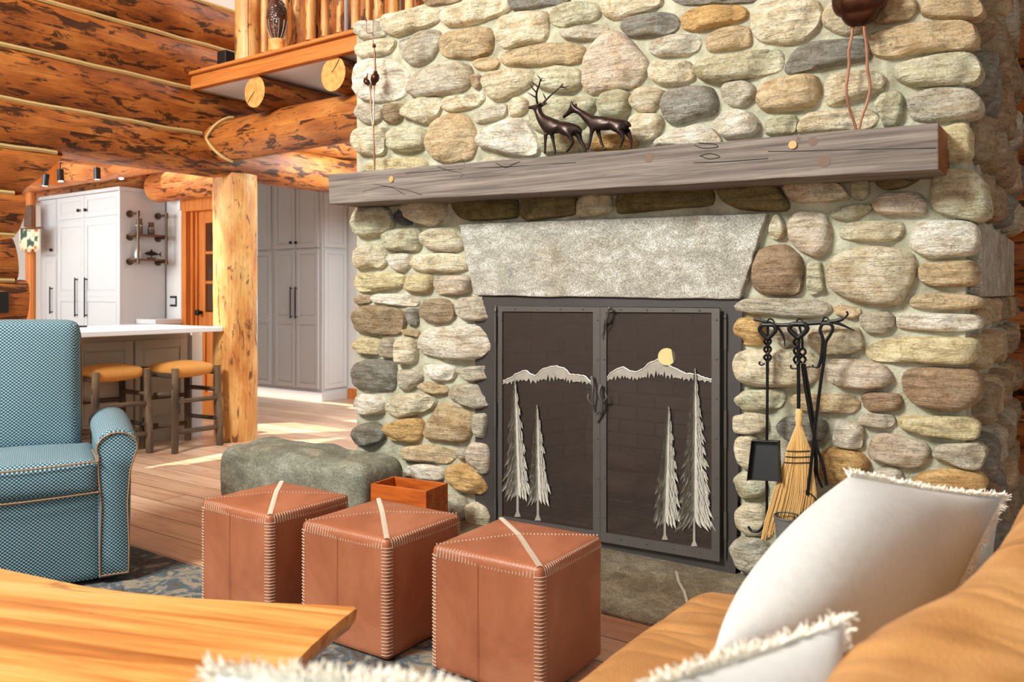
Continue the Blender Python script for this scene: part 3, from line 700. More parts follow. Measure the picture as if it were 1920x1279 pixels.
 (1360, 600, 4): """o 50,60 90,-15 250,-10 280,60 270,190 120,185 60,130
g 290,60 400,40 500,60 520,150 440,210 380,170
c 620,90 780,50 980,60 1010,130 1020,220 900,260 700,255 620,200
c 40,330 80,235 300,225 600,220 690,330 680,440 600,490 360,510 130,490 60,420
p 740,350 800,300 950,290 1180,340 1260,440 1200,500 1080,525 860,510 750,450
y 1030,230 1090,160 1400,130 1840,140 1895,200 1870,300 1780,345 1400,325 1080,310
r 1320,450 1350,380 1500,360 1840,370 1915,460 1905,600 1800,670 1680,690 1400,630 1330,550
v 50,590 130,530 300,520 420,530 440,590 400,660 280,685 120,680 60,640
t 460,610 520,560 700,560 940,570 1000,640 960,700 780,700 540,680
r 1010,570 1100,545 1290,560 1315,620 1300,680 1100,690 1030,660
g 1000,730 1060,705 1240,715 1265,770 1210,820 1080,810 1000,780
c 50,780 60,720 200,700 300,730 310,800 270,850 150,860 60,850
s 370,800 420,740 560,720 740,760 750,850 700,920 500,920 400,870
w 805,900 825,765 870,760 1030,815 1020,960 960,975 820,950
y 1290,750 1330,720 1800,730 1890,790 1870,900 1780,910 1500,870 1310,820
c 60,970 80,880 200,870 260,950 240,1080 180,1130 90,1080
p 1060,970 1110,870 1200,855 1480,920 1530,990 1480,1090 1380,1125 1200,1080 1080,1040
g 1550,1000 1600,940 1860,930 1950,990 1900,1130 1800,1130 1640,1060 1560,1040
o 700,1010 790,955 1000,1000 1080,1090 1000,1200 780,1240 700,1180
g 1090,1150 1200,1110 1300,1130 1335,1210 1310,1300 1150,1300
o 1390,1220 1480,1150 1700,1120 1880,1160 1950,1240 1900,1350 1500,1350
v 50,1200 100,1150 240,1150 300,1250 260,1330 120,1340 60,1280
c 64,1440 140,1380 280,1392 320,1540 300,1620 160,1632 64,1540
g 16,1720 72,1640 240,1632 348,1740 320,1860 200,1920 80,1872
g 400,1420 620,1400 660,1560 560,1620 380,1580
t 700,1330 900,1310 960,1450 760,1500
c 1050,1400 1400,1380 1500,1560 1200,1640
g 1560,1420 1900,1410 1940,1560 1600,1600"""}
def stone(mb, outline, B, col, org, ux, uz, un, back=0.06, NO=40, rng=None):
    """a rounded river stone: outline (2-D, metres in ux/uz), bulging along un"""
    # smooth the outline (Chaikin, then resample by arc length)
    P = [Vector(p) for p in outline]
    for _ in range(2):
        Q = []
        for i in range(len(P)):
            a, b_ = P[i], P[(i+1) % len(P)]; Q += [a*0.84+b_*0.16, a*0.16+b_*0.84]
        P = Q
    L = [0]
    for i in range(len(P)): L.append(L[-1]+(P[(i+1) % len(P)]-P[i]).length)
    pts = []; j = 0
    for k in range(NO):
        s_ = L[-1]*k/NO
        while L[j+1] < s_: j += 1
        f = (s_-L[j])/max(1e-9, L[j+1]-L[j]); pts.append(P[j].lerp(P[(j+1) % len(P)], f))
    c = sum(pts, Vector((0, 0)))/NO
    grow = 1.0+0.005/max(0.03, sum((p-c).length for p in pts)/NO)
    pts = [c+(p-c)*grow for p in pts]
    mind = min((p-c).length for p in pts)
    B = min(B, mind*0.85+0.012)
    T = [0, 0.05, 0.13, 0.24, 0.38, 0.55, 0.75]
    b0 = len(mb.v); sd = rng.uniform(0, 100)
    PL_ = []
    mr = sum((p-c).length for p in pts)/NO
    for _k in range(rng.choice([2, 3, 4])):
        a_ = rng.uniform(0, 2*pi) if _k else rng.uniform(-0.6, 0.6)-pi/2*rng.choice([0, 1])
        PL_.append((cos(a_), sin(a_), rng.uniform(0.35, 0.8)*mr, rng.uniform(0.5, 1.3)))
    tilt = (rng.uniform(-0.22, 0.22), rng.uniform(-0.16, 0.22))
    rings = [(-1, 1.0)]+[(t, 1-t) for t in T]
    def place(q2, hgt, hf):
        p = org+ux*q2.x+uz*q2.y
        n = mnoise.noise(p*7+Vector((sd, 0, 0)))*0.010+mnoise.noise(Vector((p.x*7, p.y*7, p.z*34+sd)))*0.009+mnoise.noise(p*34)*0.003
        fac = mnoise.noise(p*3.5+Vector((0, sd, 0)))*0.014
        for ca_, sa_, d0_, sl_ in PL_:
            e_ = (q2.x-c.x)*ca_+(q2.y-c.y)*sa_-d0_
            if e_ > 0: hgt = min(hgt, max(min(hgt, B*0.42), B-e_*sl_*1.25))
        hh = hgt+(n+fac)*min(1, hf*1.6+0.25)+hf*(tilt[0]*(q2.x-c.x)+tilt[1]*(q2.y-c.y))*0.5
        return p+un*hh+(ux*mnoise.noise(p*16+Vector((0, 0, sd)))+uz*mnoise.noise(p*16+Vector((9, 0, sd))))*0.003
    for t, sc in rings:
        for p in pts:
            if t < 0: mb.v.append(place(p, -back, 0)); continue
            hf = (1-(1-min(1, t*2.6))**2.4)**(1/2.0) if t > 0 else 0
            mb.v.append(place(c+(p-c)*sc, B*hf, hf))
    mb.v.append(place(c, B, 1.0)); ce = len(mb.v)-1
    nR = len(rings)
    for r in range(nR-1):
        for k in range(NO):
            k2 = (k+1) % NO; mb.face([b0+r*NO+k, b0+r*NO+k2, b0+(r+1)*NO+k2, b0+(r+1)*NO+k])
    for k in range(NO): mb.face([b0+(nR-1)*NO+k, b0+(nR-1)*NO+(k+1) % NO, ce])
    mb.vc += [col]*(len(mb.v)-b0)
rng = random.Random(11)
st = MB(); org = Vector((0, YF, 0))
for (ox, oy, q), txt in S.items():
    for line in txt.strip().split('\n'):
        t, *ps = line.split(); px = [tuple(float(a) for a in p.split(',')) for p in ps]
        W = [PY(ox+x/q, oy+y/q, YF-0.035) for x, y in px]
        out = [(p.x, p.z) for p in W]
        ar = sum(out[i][0]*out[(i+1) % len(out)][1]-out[(i+1) % len(out)][0]*out[i][1] for i in range(len(out)))
        if ar < 0: out = out[::-1]
        dj = rng.uniform(-12, 9); c = srgb(*[max(0, min(255, k+dj)) for k in PAL[t]])
        stone(st, out, rng.uniform(0.058, 0.092), c, org, Vector((1, 0, 0)), Vector((0, 0, 1)), Vector((0, -1, 0)), rng=rng)
# stones of the right-hand return (coursed, seen at a glancing angle)
sidecols = ['b', 't', 'b', 'g', 't', 'r', 'b', 's']
z = 0.02; row = 0
while z < 2.9:
    hh = rng.uniform(0.15, 0.24)
    if 1.28 < z+hh and z < 1.28: hh = max(0.1, 1.24-z) if z < 1.2 else hh
    if 1.22 <= z < 1.5: z = 1.56; continue
    y = YF+0.08+rng.uniform(0, 0.1)
    while y < 5.4:
        ww = rng.uniform(0.22, 0.46); y1 = min(y+ww, 5.5)
        out = []
        for k in range(9):
            an = 2*pi*k/9; e = 0.62
            cx, cz = (y+y1)/2, z+hh/2
            out.append((cx+math.copysign(abs(cos(an))**e, cos(an))*(y1-y)/2*rng.uniform(0.86, 1), cz+math.copysign(abs(sin(an))**e, sin(an))*hh/2*rng.uniform(0.86, 1)))
        c = srgb(*[max(0, min(255, k*0.97)) for k in PAL[rng.choice(sidecols)]])
        stone(st, out, rng.uniform(0.06, 0.11), c, Vector((XR, 0, 0)), Vector((0, 1, 0)), Vector((0, 0, 1)), Vector((1, 0, 0)), back=0.04, NO=28, rng=rng)
        y = y1+rng.uniform(0.015, 0.04)
    z += hh+rng.uniform(0.012, 0.03); row += 1
sto = st.build('stonework', 'stone', fp, loc=-FPL, auto=70); sto['label'] = 'rounded river rocks in many tans and greys'
# granite lintel slab, rough lower edge
def ragged(pts, n, amp, sd):
    out = []
    for i in range(len(pts)):
        a, b_ = Vector(pts[i]), Vector(pts[(i+1) % len(pts)])
        for k in range(n): 
            p = a.lerp(b_, k/n); out.append((p.x+amp*mnoise.noise((p.x*0.08, p.y*0.08, sd)), p.y+amp*mnoise.noise((p.x*0.08, p.y*0.08, sd+9))))
    return out
lp = ragged([(860, 421), (1437, 400), (1386, 561), (888, 554), (874, 490)], 14, 2.5, 3)
MB().prism([PY(x, y, YF-0.045) for x, y in lp], (0, 0.09, 0)).build('lintel', 'lintel', fp, loc=-FPL, smooth=False, bevel=0.006)['label'] = 'large grey granite slab with slanted ends'
MB().box((XR-0.02, YF+0.06, 1.235), (XR+0.05, 5.2, 1.53)).build('side_lintel', 'lintel', fp, loc=-FPL, smooth=False, bevel=0.01)
# firebox
fb = MB()
def quad(a, b_, c_, d_, U, V):
    n = len(fb.v); fb.v += [Vector(a), Vector(b_), Vector(c_), Vector(d_)]; fb.face([n, n+1, n+2, n+3], [(0, 0), (U, 0), (U, V), (0, V)])
bx0, bx1, yb = OX0+0.22, OX1-0.22, YF+0.62
quad((bx0, yb, 0.08), (bx1, yb, 0.08), (bx1, yb, 1.2), (bx0, yb, 1.2), bx1-bx0, 1.1)
quad((OX0, YF+0.05, 0.08), (bx0, yb, 0.08), (bx0, yb, 1.2), (OX0, YF+0.05, 1.2), 0.6, 1.1)
quad((bx1, yb, 0.08), (OX1, YF+0.05, 0.08), (OX1, YF+0.05, 1.2), (bx1, yb, 1.2), 0.6, 1.1)
quad((OX0, YF+0.03, 0.08), (OX1, YF+0.03, 0.08), (bx1, yb, 0.08), (bx0, yb, 0.08), 1.3, 0.6)
quad((OX0, YF+0.03, 1.22), (bx0, yb, 1.2), (bx1, yb, 1.2), (OX1, YF+0.03, 1.22), 1.3, 0.6)
fb.build('firebox', 'firebrick', fp, loc=-FPL, smooth=False)['label'] = 'soot darkened brick firebox lining'
# logs on a grate
gr = MB()
for k in range(9):
    x = -2.3+k*0.085; gr.tube([(x, YF+0.18, 0.2), (x, YF+0.5, 0.2)], 0.008, 6)
for y in (YF+0.2, YF+0.48): gr.tube([(-2.34, y, 0.19), (-1.58, y, 0.19)], 0.009, 6)
for x in (-2.3, -1.62):
    for y in (YF+0.2, YF+0.48): gr.tube([(x, y, 0.08), (x, y, 0.2)], 0.009, 6)
tag(gr.build('fire_grate', 'black'), 'black iron grate standing in the firebox behind the screen', 'grate')
for k, (a, b_, r, lab) in enumerate((((-2.35, YF+0.3, 0.26), (-1.62, YF+0.26, 0.26), 0.055, 'front firewood log lying on the grate'), ((-2.3, YF+0.42, 0.26), (-1.55, YF+0.42, 0.27), 0.06, 'back firewood log lying on the grate'), ((-2.2, YF+0.34, 0.37), (-1.7, YF+0.4, 0.36), 0.05, 'firewood log resting on top of the two others'))):
    tag(MB().log(a, b_, r, seed=130+k, seg=16, step=0.08, wob=0.12, capmat=1).build('firewood_log', ['dlog', 'end']), lab, 'firewood', 'firewood in the firebox')
# hearth
hz = MB().box((-3.75, 2.84, 0.0), (-0.45, YF+0.3, 0.014)); he = hz.build('hearth_slab', 'hearth', smooth=False, bevel=0.004); tag(he, 'flat grey brown stone hearth in front of the fire screen', 'hearth')
j = MB(); jp = [PZ(x, y, 0.0138) for x, y in ((1268, 1071), (1272, 1090), (1283, 1110), (1290, 1135), (1300, 1160))]; [j.prism([a_+Vector((-0.006, 0, 0)), a_+Vector((0.006, 0, 0)), b2+Vector((0.007, 0, 0)), b2+Vector((-0.007, 0, 0))], (0, 0, 0.0008)) for a_, b2 in zip(jp, jp[1:])]; j.build('mortar_joint', 'bar_paint', he)

# ------------------------------------------------------------------ mantel
YM = 3.30
cn = [PY(x, y, YM) for x, y in ((617, 383), (1760, 318), (1760, 230), (615, 327))]
dp = 0.272
mb_ = MB(); N = 40
grid = []
for i in range(N+1):
    f = i/N; lo = cn[0].lerp(cn[1], f); hi = cn[3].lerp(cn[2], f)
    w_ = lambda a, b_: 0.004*mnoise.noise((f*14, a, b_))
    grid.append([lo+Vector((0, w_(0, 1), w_(0, 2))), hi+Vector((0, w_(3, 1), w_(3, 2))), hi+Vector((0, dp, w_(4, 2))), lo+Vector((0, dp, w_(5, 2)))])
for r_ in grid: mb_.v += r_
for i in range(N):
    for k in range(4): mb_.face([i*4+k, (i+1)*4+k, (i+1)*4+(k+1) % 4, i*4+(k+1) % 4][::-1])
mb_.face([0, 1, 2, 3][::-1]); mb_.cm = 1; mb_.face([N*4+k for k in range(4)])
mt = mb_.build('mantel_beam', ['mantel', 'mantel_end'], smooth=False, bevel=0.006); tag(mt, 'long weathered grey timber mantel beam across the stone chimney', 'mantel')
for x, y in ((735, 336), (1487, 272)):
    p = PY(x, y, YM); MB().tube([p+Vector((0, 0.01, 0)), p+Vector((0, -0.008, 0))], 0.016, 16).build('wooden_peg', 'peg', mt)
for x, y, r in ((1217, 295, 0.022), (1524, 265, 0.018), (1545, 302, 0.024), (1497, 260, 0.008)):
    p = PY(x, y, YM); MB().tube([p+Vector((0, 0.01, 0)), p+Vector((0, -0.0015, 0))], [r, r], 14).build('knot', 'knot', mt)
ck = MB()
for pts in (((1300, 305), (1360, 303), (1430, 298), (1440, 297)), ((1440, 284), (1520, 283), (1620, 280), (1755, 278)), ((760, 325), (800, 322), (870, 316), (960, 312), (1080, 305)), ((820, 312), (835, 318), (852, 322), (868, 326), (862, 334)), ((868, 300), (872, 312), (860, 320)), ((930, 306), (948, 314), (962, 308), (975, 303)), ((1302, 272), (1318, 278), (1345, 276), (1338, 270), (1310, 268)), ((1312, 292), (1330, 298), (1350, 294), (1332, 288), (1312, 292)), ((680, 360), (720, 350), (760, 356), (790, 365)), ((700, 345), (735, 352), (760, 366))):
    ck.tube(bez([PY(x, y, YM-0.0003) for x, y in pts], 4), 0.0016, 4)
ck.build('drying_cracks', 'soot', mt)
# ================================================================== FIRE SCREEN DOORS
YP, YD = YF-0.02, YF-0.045
fs = empty('fire_screen', PY(1150, 1030, YP)*1.0); FSL = Vector(fs.location)
tag(fs, 'dark steel fireplace surround with two mesh doors decorated with metal pines, peaks and a moon', 'fire screen')
c4 = lambda x, y: (900+x/2.284, 540+y/2.284)           # detail pixels of the door close-up
def fpart(mb, name, mat, par=None, **kw):
    o = mb.build(name, mat, par or fs, **kw)
    if par is None: o.location = -FSL
    else: o.location = (0, 0, 0)
    return o
def pp(x, y, Y=YD): return PY(x, y, Y)
def bar(mb, a, b_, c_, d_, Y, th):   # quad in pixels -> prism toward the room
    mb.prism([pp(*a, Y), pp(*b_, Y), pp(*c_, Y), pp(*d_, Y)], (0, -th, 0))
s_ = MB()
bar(s_, (892, 556), (940, 556), (944, 1010), (892, 1000), YP, 0.006)
bar(s_, (1349, 556), (1394, 556), (1380, 1082), (1349, 1070), YP, 0.006)
bar(s_, (892, 556), (1394, 558), (1394, 578), (892, 574), YP, 0.0062)
bar(s_, (900, 979), (1349, 1047), (1378, 1082), (905, 996), YP, 0.0064)
fpart(s_, 'surround_plate', 'iron_dark', smooth=False, bevel=0.002)
for hx_, segs in ((929, ((931, 592, 642), (931, 755, 800), (931, 935, 965), (929, 580, 985))), (1360, ((1354, 600, 655), (1354, 770, 840), (1354, 960, 1010), (1360, 592, 1048)))):
    r_ = MB(); yt_, yl_ = segs[3][1:]
    for x, ya, yb_ in segs[:3]: r_.tube([pp(hx_, ya, YP-0.016), pp(hx_, yb_, YP-0.016)], 0.0068, 8)
    r_.tube([pp(hx_, yt_, YP-0.016), pp(hx_, yl_, YP-0.016)], 0.004, 8); r_.tube([pp(hx_, yt_+3, YP-0.016), pp(hx_, yt_-8, YP-0.016)], [0.008, 0.001], 8)
    fpart(r_, 'hinge_rod', 'iron')
def door(xa, xb, mesh, lab):
    """xa..xb outer px; mesh = (x0, x1) opening px"""
    d = empty('door'); d.parent = fs; d.location = -FSL; d['label'] = lab
    yt = lambda x: 574+(x-940)*0.010; yt2 = lambda x: 584+(x-944)*0.006
    yb1 = lambda x: 982+(x-937)*0.170; yb0 = lambda x: 967+(x-944)*0.160
    f = MB()
    bar(f, (xa, yt(xa)), (mesh[0], yt(mesh[0])), (mesh[0], yb1(mesh[0])), (xa, yb1(xa)), YD, 0.012)
    bar(f, (mesh[1], yt(mesh[1])), (xb, yt(xb)), (xb, yb1(xb)), (mesh[1], yb1(mesh[1])), YD, 0.012)
    bar(f, (mesh[0], yt(mesh[0])), (mesh[1], yt(mesh[1])), (mesh[1], yt2(mesh[1])), (mesh[0], yt2(mesh[0])), YD, 0.0118)
    bar(f, (mesh[0], yb0(mesh[0])), (mesh[1], yb0(mesh[1])), (mesh[1], yb1(mesh[1])), (mesh[0], yb1(mesh[0])), YD, 0.0118)
    rv = f
    for i in range(6):
        y = 600+i*(370/5)
        for x in ((xa+mesh[0])/2, (xb+mesh[1])/2):
            yy = min(y, yb1(x)-12); rv.tube([pp(x, yy, YD-0.011), pp(x, yy, YD-0.016)], [0.005, 0.003], 8)
    for i in range(4):
        x = mesh[0]+(mesh[1]-mesh[0])*(i+0.5)/4
        for y in ((yt(x)+yt2(x))/2, (yb0(x)+yb1(x))/2): rv.tube([pp(x, y, YD-0.011), pp(x, y, YD-0.016)], [0.005, 0.003], 8)
    fpart(f, 'door_frame', 'iron', d, smooth=False)
    m = MB(); q = [pp(mesh[0]-2, 578, YD-0.003), pp(mesh[1]+2, 580, YD-0.003), pp(mesh[1]+2, yb0(mesh[1])+3, YD-0.003), pp(mesh[0]-2, yb0(mesh[0])+3, YD-0.003)]
    m.v += q; m.face([0, 1, 2, 3]); fpart(m, 'wire_screen', 'wire', d, smooth=False)
    return d
dl = door(937, 1127, (944, 1114), 'left mesh door with two pine trees')
dr = door(1127.6, 1351, (1139, 1336), 'right mesh door with two pine trees under a moon')
rngt = random.Random(5)
def pine(par, apex, base, xl, xr, trunk, lab):
    """apex, base = y px of the needles; xl/xr px extents at the bottom; trunk = (x, y bottom)"""
    ax, ay = apex; t = MB()
    n = int((base-ay)/4.2)
    for side in (-1, 1):
        t.cm = 1 if side < 0 else 0  # left needles darker: shaded side put into the colour
        for i in range(n):
            f = (i+0.5)/n; y = ay+(base-ay)*f
            wmax = ((xr if side > 0 else xl)-trunk[0])*side
            wd = wmax*(f**0.8)*(0.95+0.22*sin(i*1.15))*rngt.uniform(0.85, 1.08)
            cx = ax+(trunk[0]-ax)*f
            for j in range(3):
                fr = (j+1)/3.0; x0 = cx+side*wd*(fr-0.5)*0.9 if j else cx
                x1 = cx+side*wd*fr; y0 = y-4-6*f; y1 = y+(7+16*f)*(0.6+0.4*fr)+rngt.uniform(-2, 2)
                hw = 1.2+1.5*f; off = 0.004+0.0035*rngt.random()
                a, b_ = pp(x0, y0, YD-0.006), pp(x1, y1, YD-0.006-off)
                mid = pp((x0+x1)/2+side*hw, (y0+y1)/2-hw, YD-0.010-off*1.3); mid2 = pp((x0+x1)/2-side*hw*0.8, (y0+y1)/2+hw*1.4, YD-0.006)
                k = len(t.v); t.v += [a, mid, b_, mid2, (a+b_)/2+Vector((0, 0.002, 0))]
                t.face([k, k+1, k+2, k+3])
    # backing silhouette
    t.cm = 1; L_ = []; R_ = []
    for i in range(26):
        f = i/25; y = ay+(base-ay)*f; cx = ax+(trunk[0]-ax)*f; z_ = (0.80 if i % 2 else 0.60)
        L_.append((cx-(trunk[0]-xl)*f**0.85*z_-0.5, y)); R_.append((cx+(xr-trunk[0])*f**0.85*z_+0.5, y))
    t.prism([pp(x, y, YD-0.0045) for x, y in L_+R_[::-1]], (0, -0.001, 0))
    t.prism([pp(x, y, YD-0.0045) for x, y in ((trunk[0]-1.8, base-6), (trunk[0]+1.8, base-6), (trunk[0]+2.2, trunk[1]-10), (trunk[0]+6, trunk[1]), (trunk[0]-6, trunk[1]), (trunk[0]-2.2, trunk[1]-10))], (0, -0.003, 0))
    o = fpart(t, 'metal_pine', ['silver', 'silverd'], par, smooth=False); o['label'] = lab
pine(dl, (965, 712), 921, 943, 994, (971, 969), 'tall metal pine cutout')
pine(dl, (1006.5, 761), 930, 991, 1031, (1009, 976), 'short metal pine cutout')
pine(dr, (1253.5, 764), 972, 1224, 1276, (1247, 1012), 'short metal pine cutout')
pine(dr, (1303, 692), 978, 1270, 1336, (1302, 1024), 'tall metal pine cutout')
def ridge(par, top, depth_px, sd):
    m = MB(); r2 = random.Random(sd); T = [Vector((x, y)) for x, y in top]; up = []; n = 5
    for i in range(len(T)-1):
        for k in range(n): up.append(T[i].lerp(T[i+1], k/n)+Vector((0, r2.uniform(-1, 1))))
    up.append(T[-1]); lowest = max(p.y for p in T)
    lo = []
    for i, p in enumerate(up):
        hgt = lowest-p.y; lo.append(Vector((p.x, p.y+3+hgt*0.55*(0.6+0.8*abs(sin(i*1.3)))+ (3 if i % 3 == 0 else 0))))
    for i in range(len(up)-1):
        q = [up[i], up[i+1], lo[i+1], lo[i]]; m.prism([pp(v.x, v.y, YD-0.005) for v in q], (0, -0.003, 0))
    fpart(m, 'mountain_ridge', 'silverd', par, smooth=False)
    e = MB(); e.tube([pp(v.x, v.y, YD-0.009) for v in up], 0.0028, 6); fpart(e, 'ridge_line', 'silver', par)
ridge(dl, [c4(*p) for p in ((100, 397), (130, 385), (160, 365), (195, 352), (235, 378), (265, 350), (300, 338), (330, 335), (365, 345), (385, 368), (420, 372), (445, 375), (480, 405))], 8, 1)
ridge(dr, [c4(*p) for p in ((546, 378), (575, 352), (610, 338), (640, 352), (668, 362), (700, 345), (725, 322), (762, 305), (785, 315), (815, 335), (850, 350), (880, 365), (920, 368), (955, 382), (996, 393))], 8, 2)
mo = MB(); mo.tube([pp(1250, 669, YD-0.010), pp(1250, 669, YD-0.014)], 0.0395, 40); fpart(mo, 'moon_disc', 'brass', dr)['label'] = 'pale gold round disc'
def twig(pts, r, par, name='twig_handle', mat='iron'):
    m = MB()
    for path, rr in zip(pts, r):
        P = bez([pp(*c4(x, y), YD-0.03-0.012*sin(i*1.3)) for i, (x, y) in enumerate(path)], 5)
        m.tube(P, [rr*(1-0.6*k/len(P)) for k in range(len(P))], 8)
    return fpart(m, name, mat, par)
twig([((478, 378), (484, 430), (482, 480), (490, 530)), ((466, 455), (462, 475), (482, 500)), ((484, 440), (496, 436))], [0.009, 0.006, 0.005], dl)
twig([((518, 415), (510, 450), (524, 500), (518, 545), (502, 575)), ((524, 490), (542, 472), (536, 448)), ((500, 540), (510, 530))], [0.010, 0.006, 0.006], dr)
twig([((565, 92), (552, 86), (546, 120), (532, 155), (528, 185), (514, 212)), ((556, 86), (550, 100), (540, 150), (536, 180))], [0.007, 0.005], dr, 'latch_twig')

# ================================================================== TOOLS ON THE RACK
YT = YF-0.115
c5 = lambda x, y: (1360+x/2.78, 580+y/2.78)
rk = MB()
def tpath(pts, Y=YT, n=5): return bez([PY(*c5(x, y), Y) for x, y in pts], n)
P = tpath([(148, 52), (200, 62), (260, 80), (330, 82), (400, 76), (470, 72), (540, 66), (600, 55), (636, 30), (632, 10)]); rk.tube(P, [0.0085*(0.7+0.3*sin(pi*k/len(P)))*(1 if k < len(P)*0.8 else 0.6) for k in range(len(P))], 8)
P = tpath([(560, 66), (600, 78), (640, 96), (675, 112)]); rk.tube(P, [0.008*(1-0.8*k/len(P)) for k in range(len(P))], 8)
P = tpath([(262, 82), (292, 120), (308, 160), (310, 196)]); rk.tube(P, [0.007*(1-0.8*k/len(P)) for k in range(len(P))], 8)
for x, y in ((232, 70), (384, 70), (520, 62)):
    p = PY(*c5(x, y), YT); rk.tube(bez([p+Vector((-0.008, -0.014, -0.01)), p+Vector((0, -0.016, 0.014)), p+Vector((0.004, 0.02, 0.012)), p+Vector((0, 0.06, 0.0))], 4), 0.004, 6)
tag(rk.build('tool_rack', 'black'), 'black iron branch shaped rack holding the fireplace tools on the stone wall', 'rack')
def loop_handle(mb, x, y0, y1, w_, Y, r=0.0055):
    """open pear loop from y0 down to y1 then braided links"""
    P = tpath([(x, y0+6), (x-w_*0.7, y0+8), (x-w_, y0+(y1-y0)*0.3), (x-w_*0.55, y0+(y1-y0)*0.55), (x, y0+(y1-y0)*0.75)], Y); mb.tube(P, r*1.6, 8)
    P = tpath([(x, y0+6), (x+w_*0.7, y0+8), (x+w_, y0+(y1-y0)*0.3), (x+w_*0.55, y0+(y1-y0)*0.55), (x, y0+(y1-y0)*0.75)], Y-0.004); mb.tube(P, r*1.6, 8)
def braid(mb, x, ya, yb_, w_, Y, turns, r=0.005):
    for ph in (0, pi):
        pts = []
        for k in range(turns*10+1):
            f = k/(turns*10); an = f*turns*pi+ph; p = PY(*c5(x+w_*sin(an), ya+(yb_-ya)*f), Y); p.y += 0.010*cos(an); pts.append(p)
        mb.tube(pts, r, 7)
# shovel + hidden hook poker
sh = empty('fire_shovel', PY(*c5(218, 900), YT)); SL = Vector(sh.location)
tag(sh, 'black iron fireplace shovel hanging leftmost on the rack', 'shovel', None)
m = MB(); loop_handle(m, 221, 76, 180, 42, YT-0.02); braid(m, 220, 150, 275, 17, YT-0.02, 3)
m.tube(tpath([(218, 270), (219, 400), (218, 540), (216, 680)], YT-0.02), 0.0062, 8); m.tube(tpath([(205, 282), (190, 292), (177, 284), (182, 272)], YT-0.02), 0.0035, 6)
m.build('handle', 'black', sh, loc=-SL)
bl = MB(); A = [c5(146, 678), c5(285, 684), c5(293, 900), c5(122, 890)]
q = [PY(*A[0], YT-0.035), PY(*A[1], YT-0.035), PY(*A[2], YT-0.06), PY(*A[3], YT-0.06)]
bl.prism(q, (0, 0.004, 0))
for a, b_ in ((0, 1), (1, 2), (3, 0)):
    i, j = q[a], q[b_]; inn = (sum(q, Vector())/4); bl.prism([i, j, j+(j-inn)*0.0+Vector((0, -0.028, 0)), i+Vector((0, -0.028, 0))], ((inn-(i+j)/2).normalized()*0.003))
bl.build('blade', 'blackp', sh, loc=-SL, smooth=False, bevel=0.002)
pk = empty('hook_poker', PY(*c5(215, 1000), YT)); PL = Vector(pk.location)
tag(pk, 'black iron poker with an upturned hook below the shovel blade', 'poker')
m = MB(); m.tube(tpath([(219, 80), (219, 250), (217, 600), (216, 900), (216, 1060), (208, 1110), (178, 1155), (140, 1158), (119, 1132)], YT), [0.0055]*36+[0.0055*(1-0.15*k) for k in range(5)], 8) if False else m.tube(tpath([(222, 84), (221, 250), (217, 600), (216, 900), (216, 1060), (208, 1110), (178, 1155), (140, 1158), (119, 1132)], YT), 0.0058, 8)
m.build('rod', 'black', pk, loc=-PL)
# broom
br_ = empty('hearth_broom', PY(*c5(380, 800), YT)); BL = Vector(br_.location)
tag(br_, 'straw hearth broom with black stitching hanging beside the shovel', 'broom')
m = MB(); loop_handle(m, 380, 72, 175, 46, YT-0.03, 0.0065); braid(m, 372, 150, 290, 14, YT-0.03, 3)
m.tube(tpath([(380, 170), (381, 300), (382, 420), (382, 540)], YT-0.03), 0.0075, 8); m.tube(tpath([(380, 308), (360, 310), (342, 305), (344, 290)], YT-0.03), 0.0035, 6)
m.build('handle', 'black', br_, loc=-BL)
prof = [(384, 384, 524, 12), (384, 384, 560, 17), (384, 384, 598, 15), (384, 383, 650, 38), (384, 380, 735, 62), (384, 378, 800, 72), (384, 372, 900, 100), (0, 352, 1000, 122), (0, 330, 1100, 125), (0, 300, 1200, 60)]
# bristle strands: each follows from the neck to a spread foot
s2 = MB(); rb = random.Random(3)
s2.tube(tpath([(384, 520), (384, 545), (384, 570), (383, 600)], YT-0.03), [0.010, 0.015, 0.017, 0.014]*4+[0.014], 12) if False else s2.tube([PY(*c5(384, y), YT-0.03) for y in (518, 535, 552, 570, 588, 602)], [0.010, 0.016, 0.014, 0.017, 0.014, 0.013], 12)
for k in range(420):
    f = k/419; a = rb.uniform(-1, 1); dpt = rb.uniform(-1, 1)*sqrt(max(0, 1-a*a))
    def ctr(y): return [(600, 384, 11), (735, 382, 62), (800, 379, 72), (960, 362, 112), (1100, 330, 122), (1200, 300, 112)]
    K = ctr(0); endy = 1000+ (1-(a+1)/2)*215+rb.uniform(-12, 12)
    pts = []
    for y, cx, hw in K:
        if y > endy: break
        pts.append((y, cx+a*hw, dpt*0.022*(hw/62)**0.3))
    # final point interpolated
    for i in range(len(K)-1):
        if K[i][0] < endy <= K[i+1][0]:
            g = (endy-K[i][0])/(K[i+1][0]-K[i][0]); pts.append((endy, K[i][1]+(K[i+1][1]-K[i][1])*g+a*(K[i][2]+(K[i+1][2]-K[i][2])*g)+rb.uniform(-4, 4), dpt*0.026))
    s2.tube([PY(*c5(x, y), YT-0.03)+Vector((0, d_, 0)) for y, x, d_ in pts], 0.0024, 4, cap=False)
o = s2.build('straw_head', 'straw', br_, loc=-BL); o['label'] = 'golden straw bristles'
s3 = MB()
for y, cx, hw in ((738, 382, 62), (768, 380.5, 67), (798, 379, 73)):
    s3.tube([PY(*c5(cx+hw*cos(an), y+3*sin(an*1.0)), YT-0.03)+Vector((0, 0.027*sin(an), 0)) for an in [2*pi*k/28 for k in range(29)]], 0.0022, 5)
s3.build('stitching', 'blackp', br_, loc=-BL)
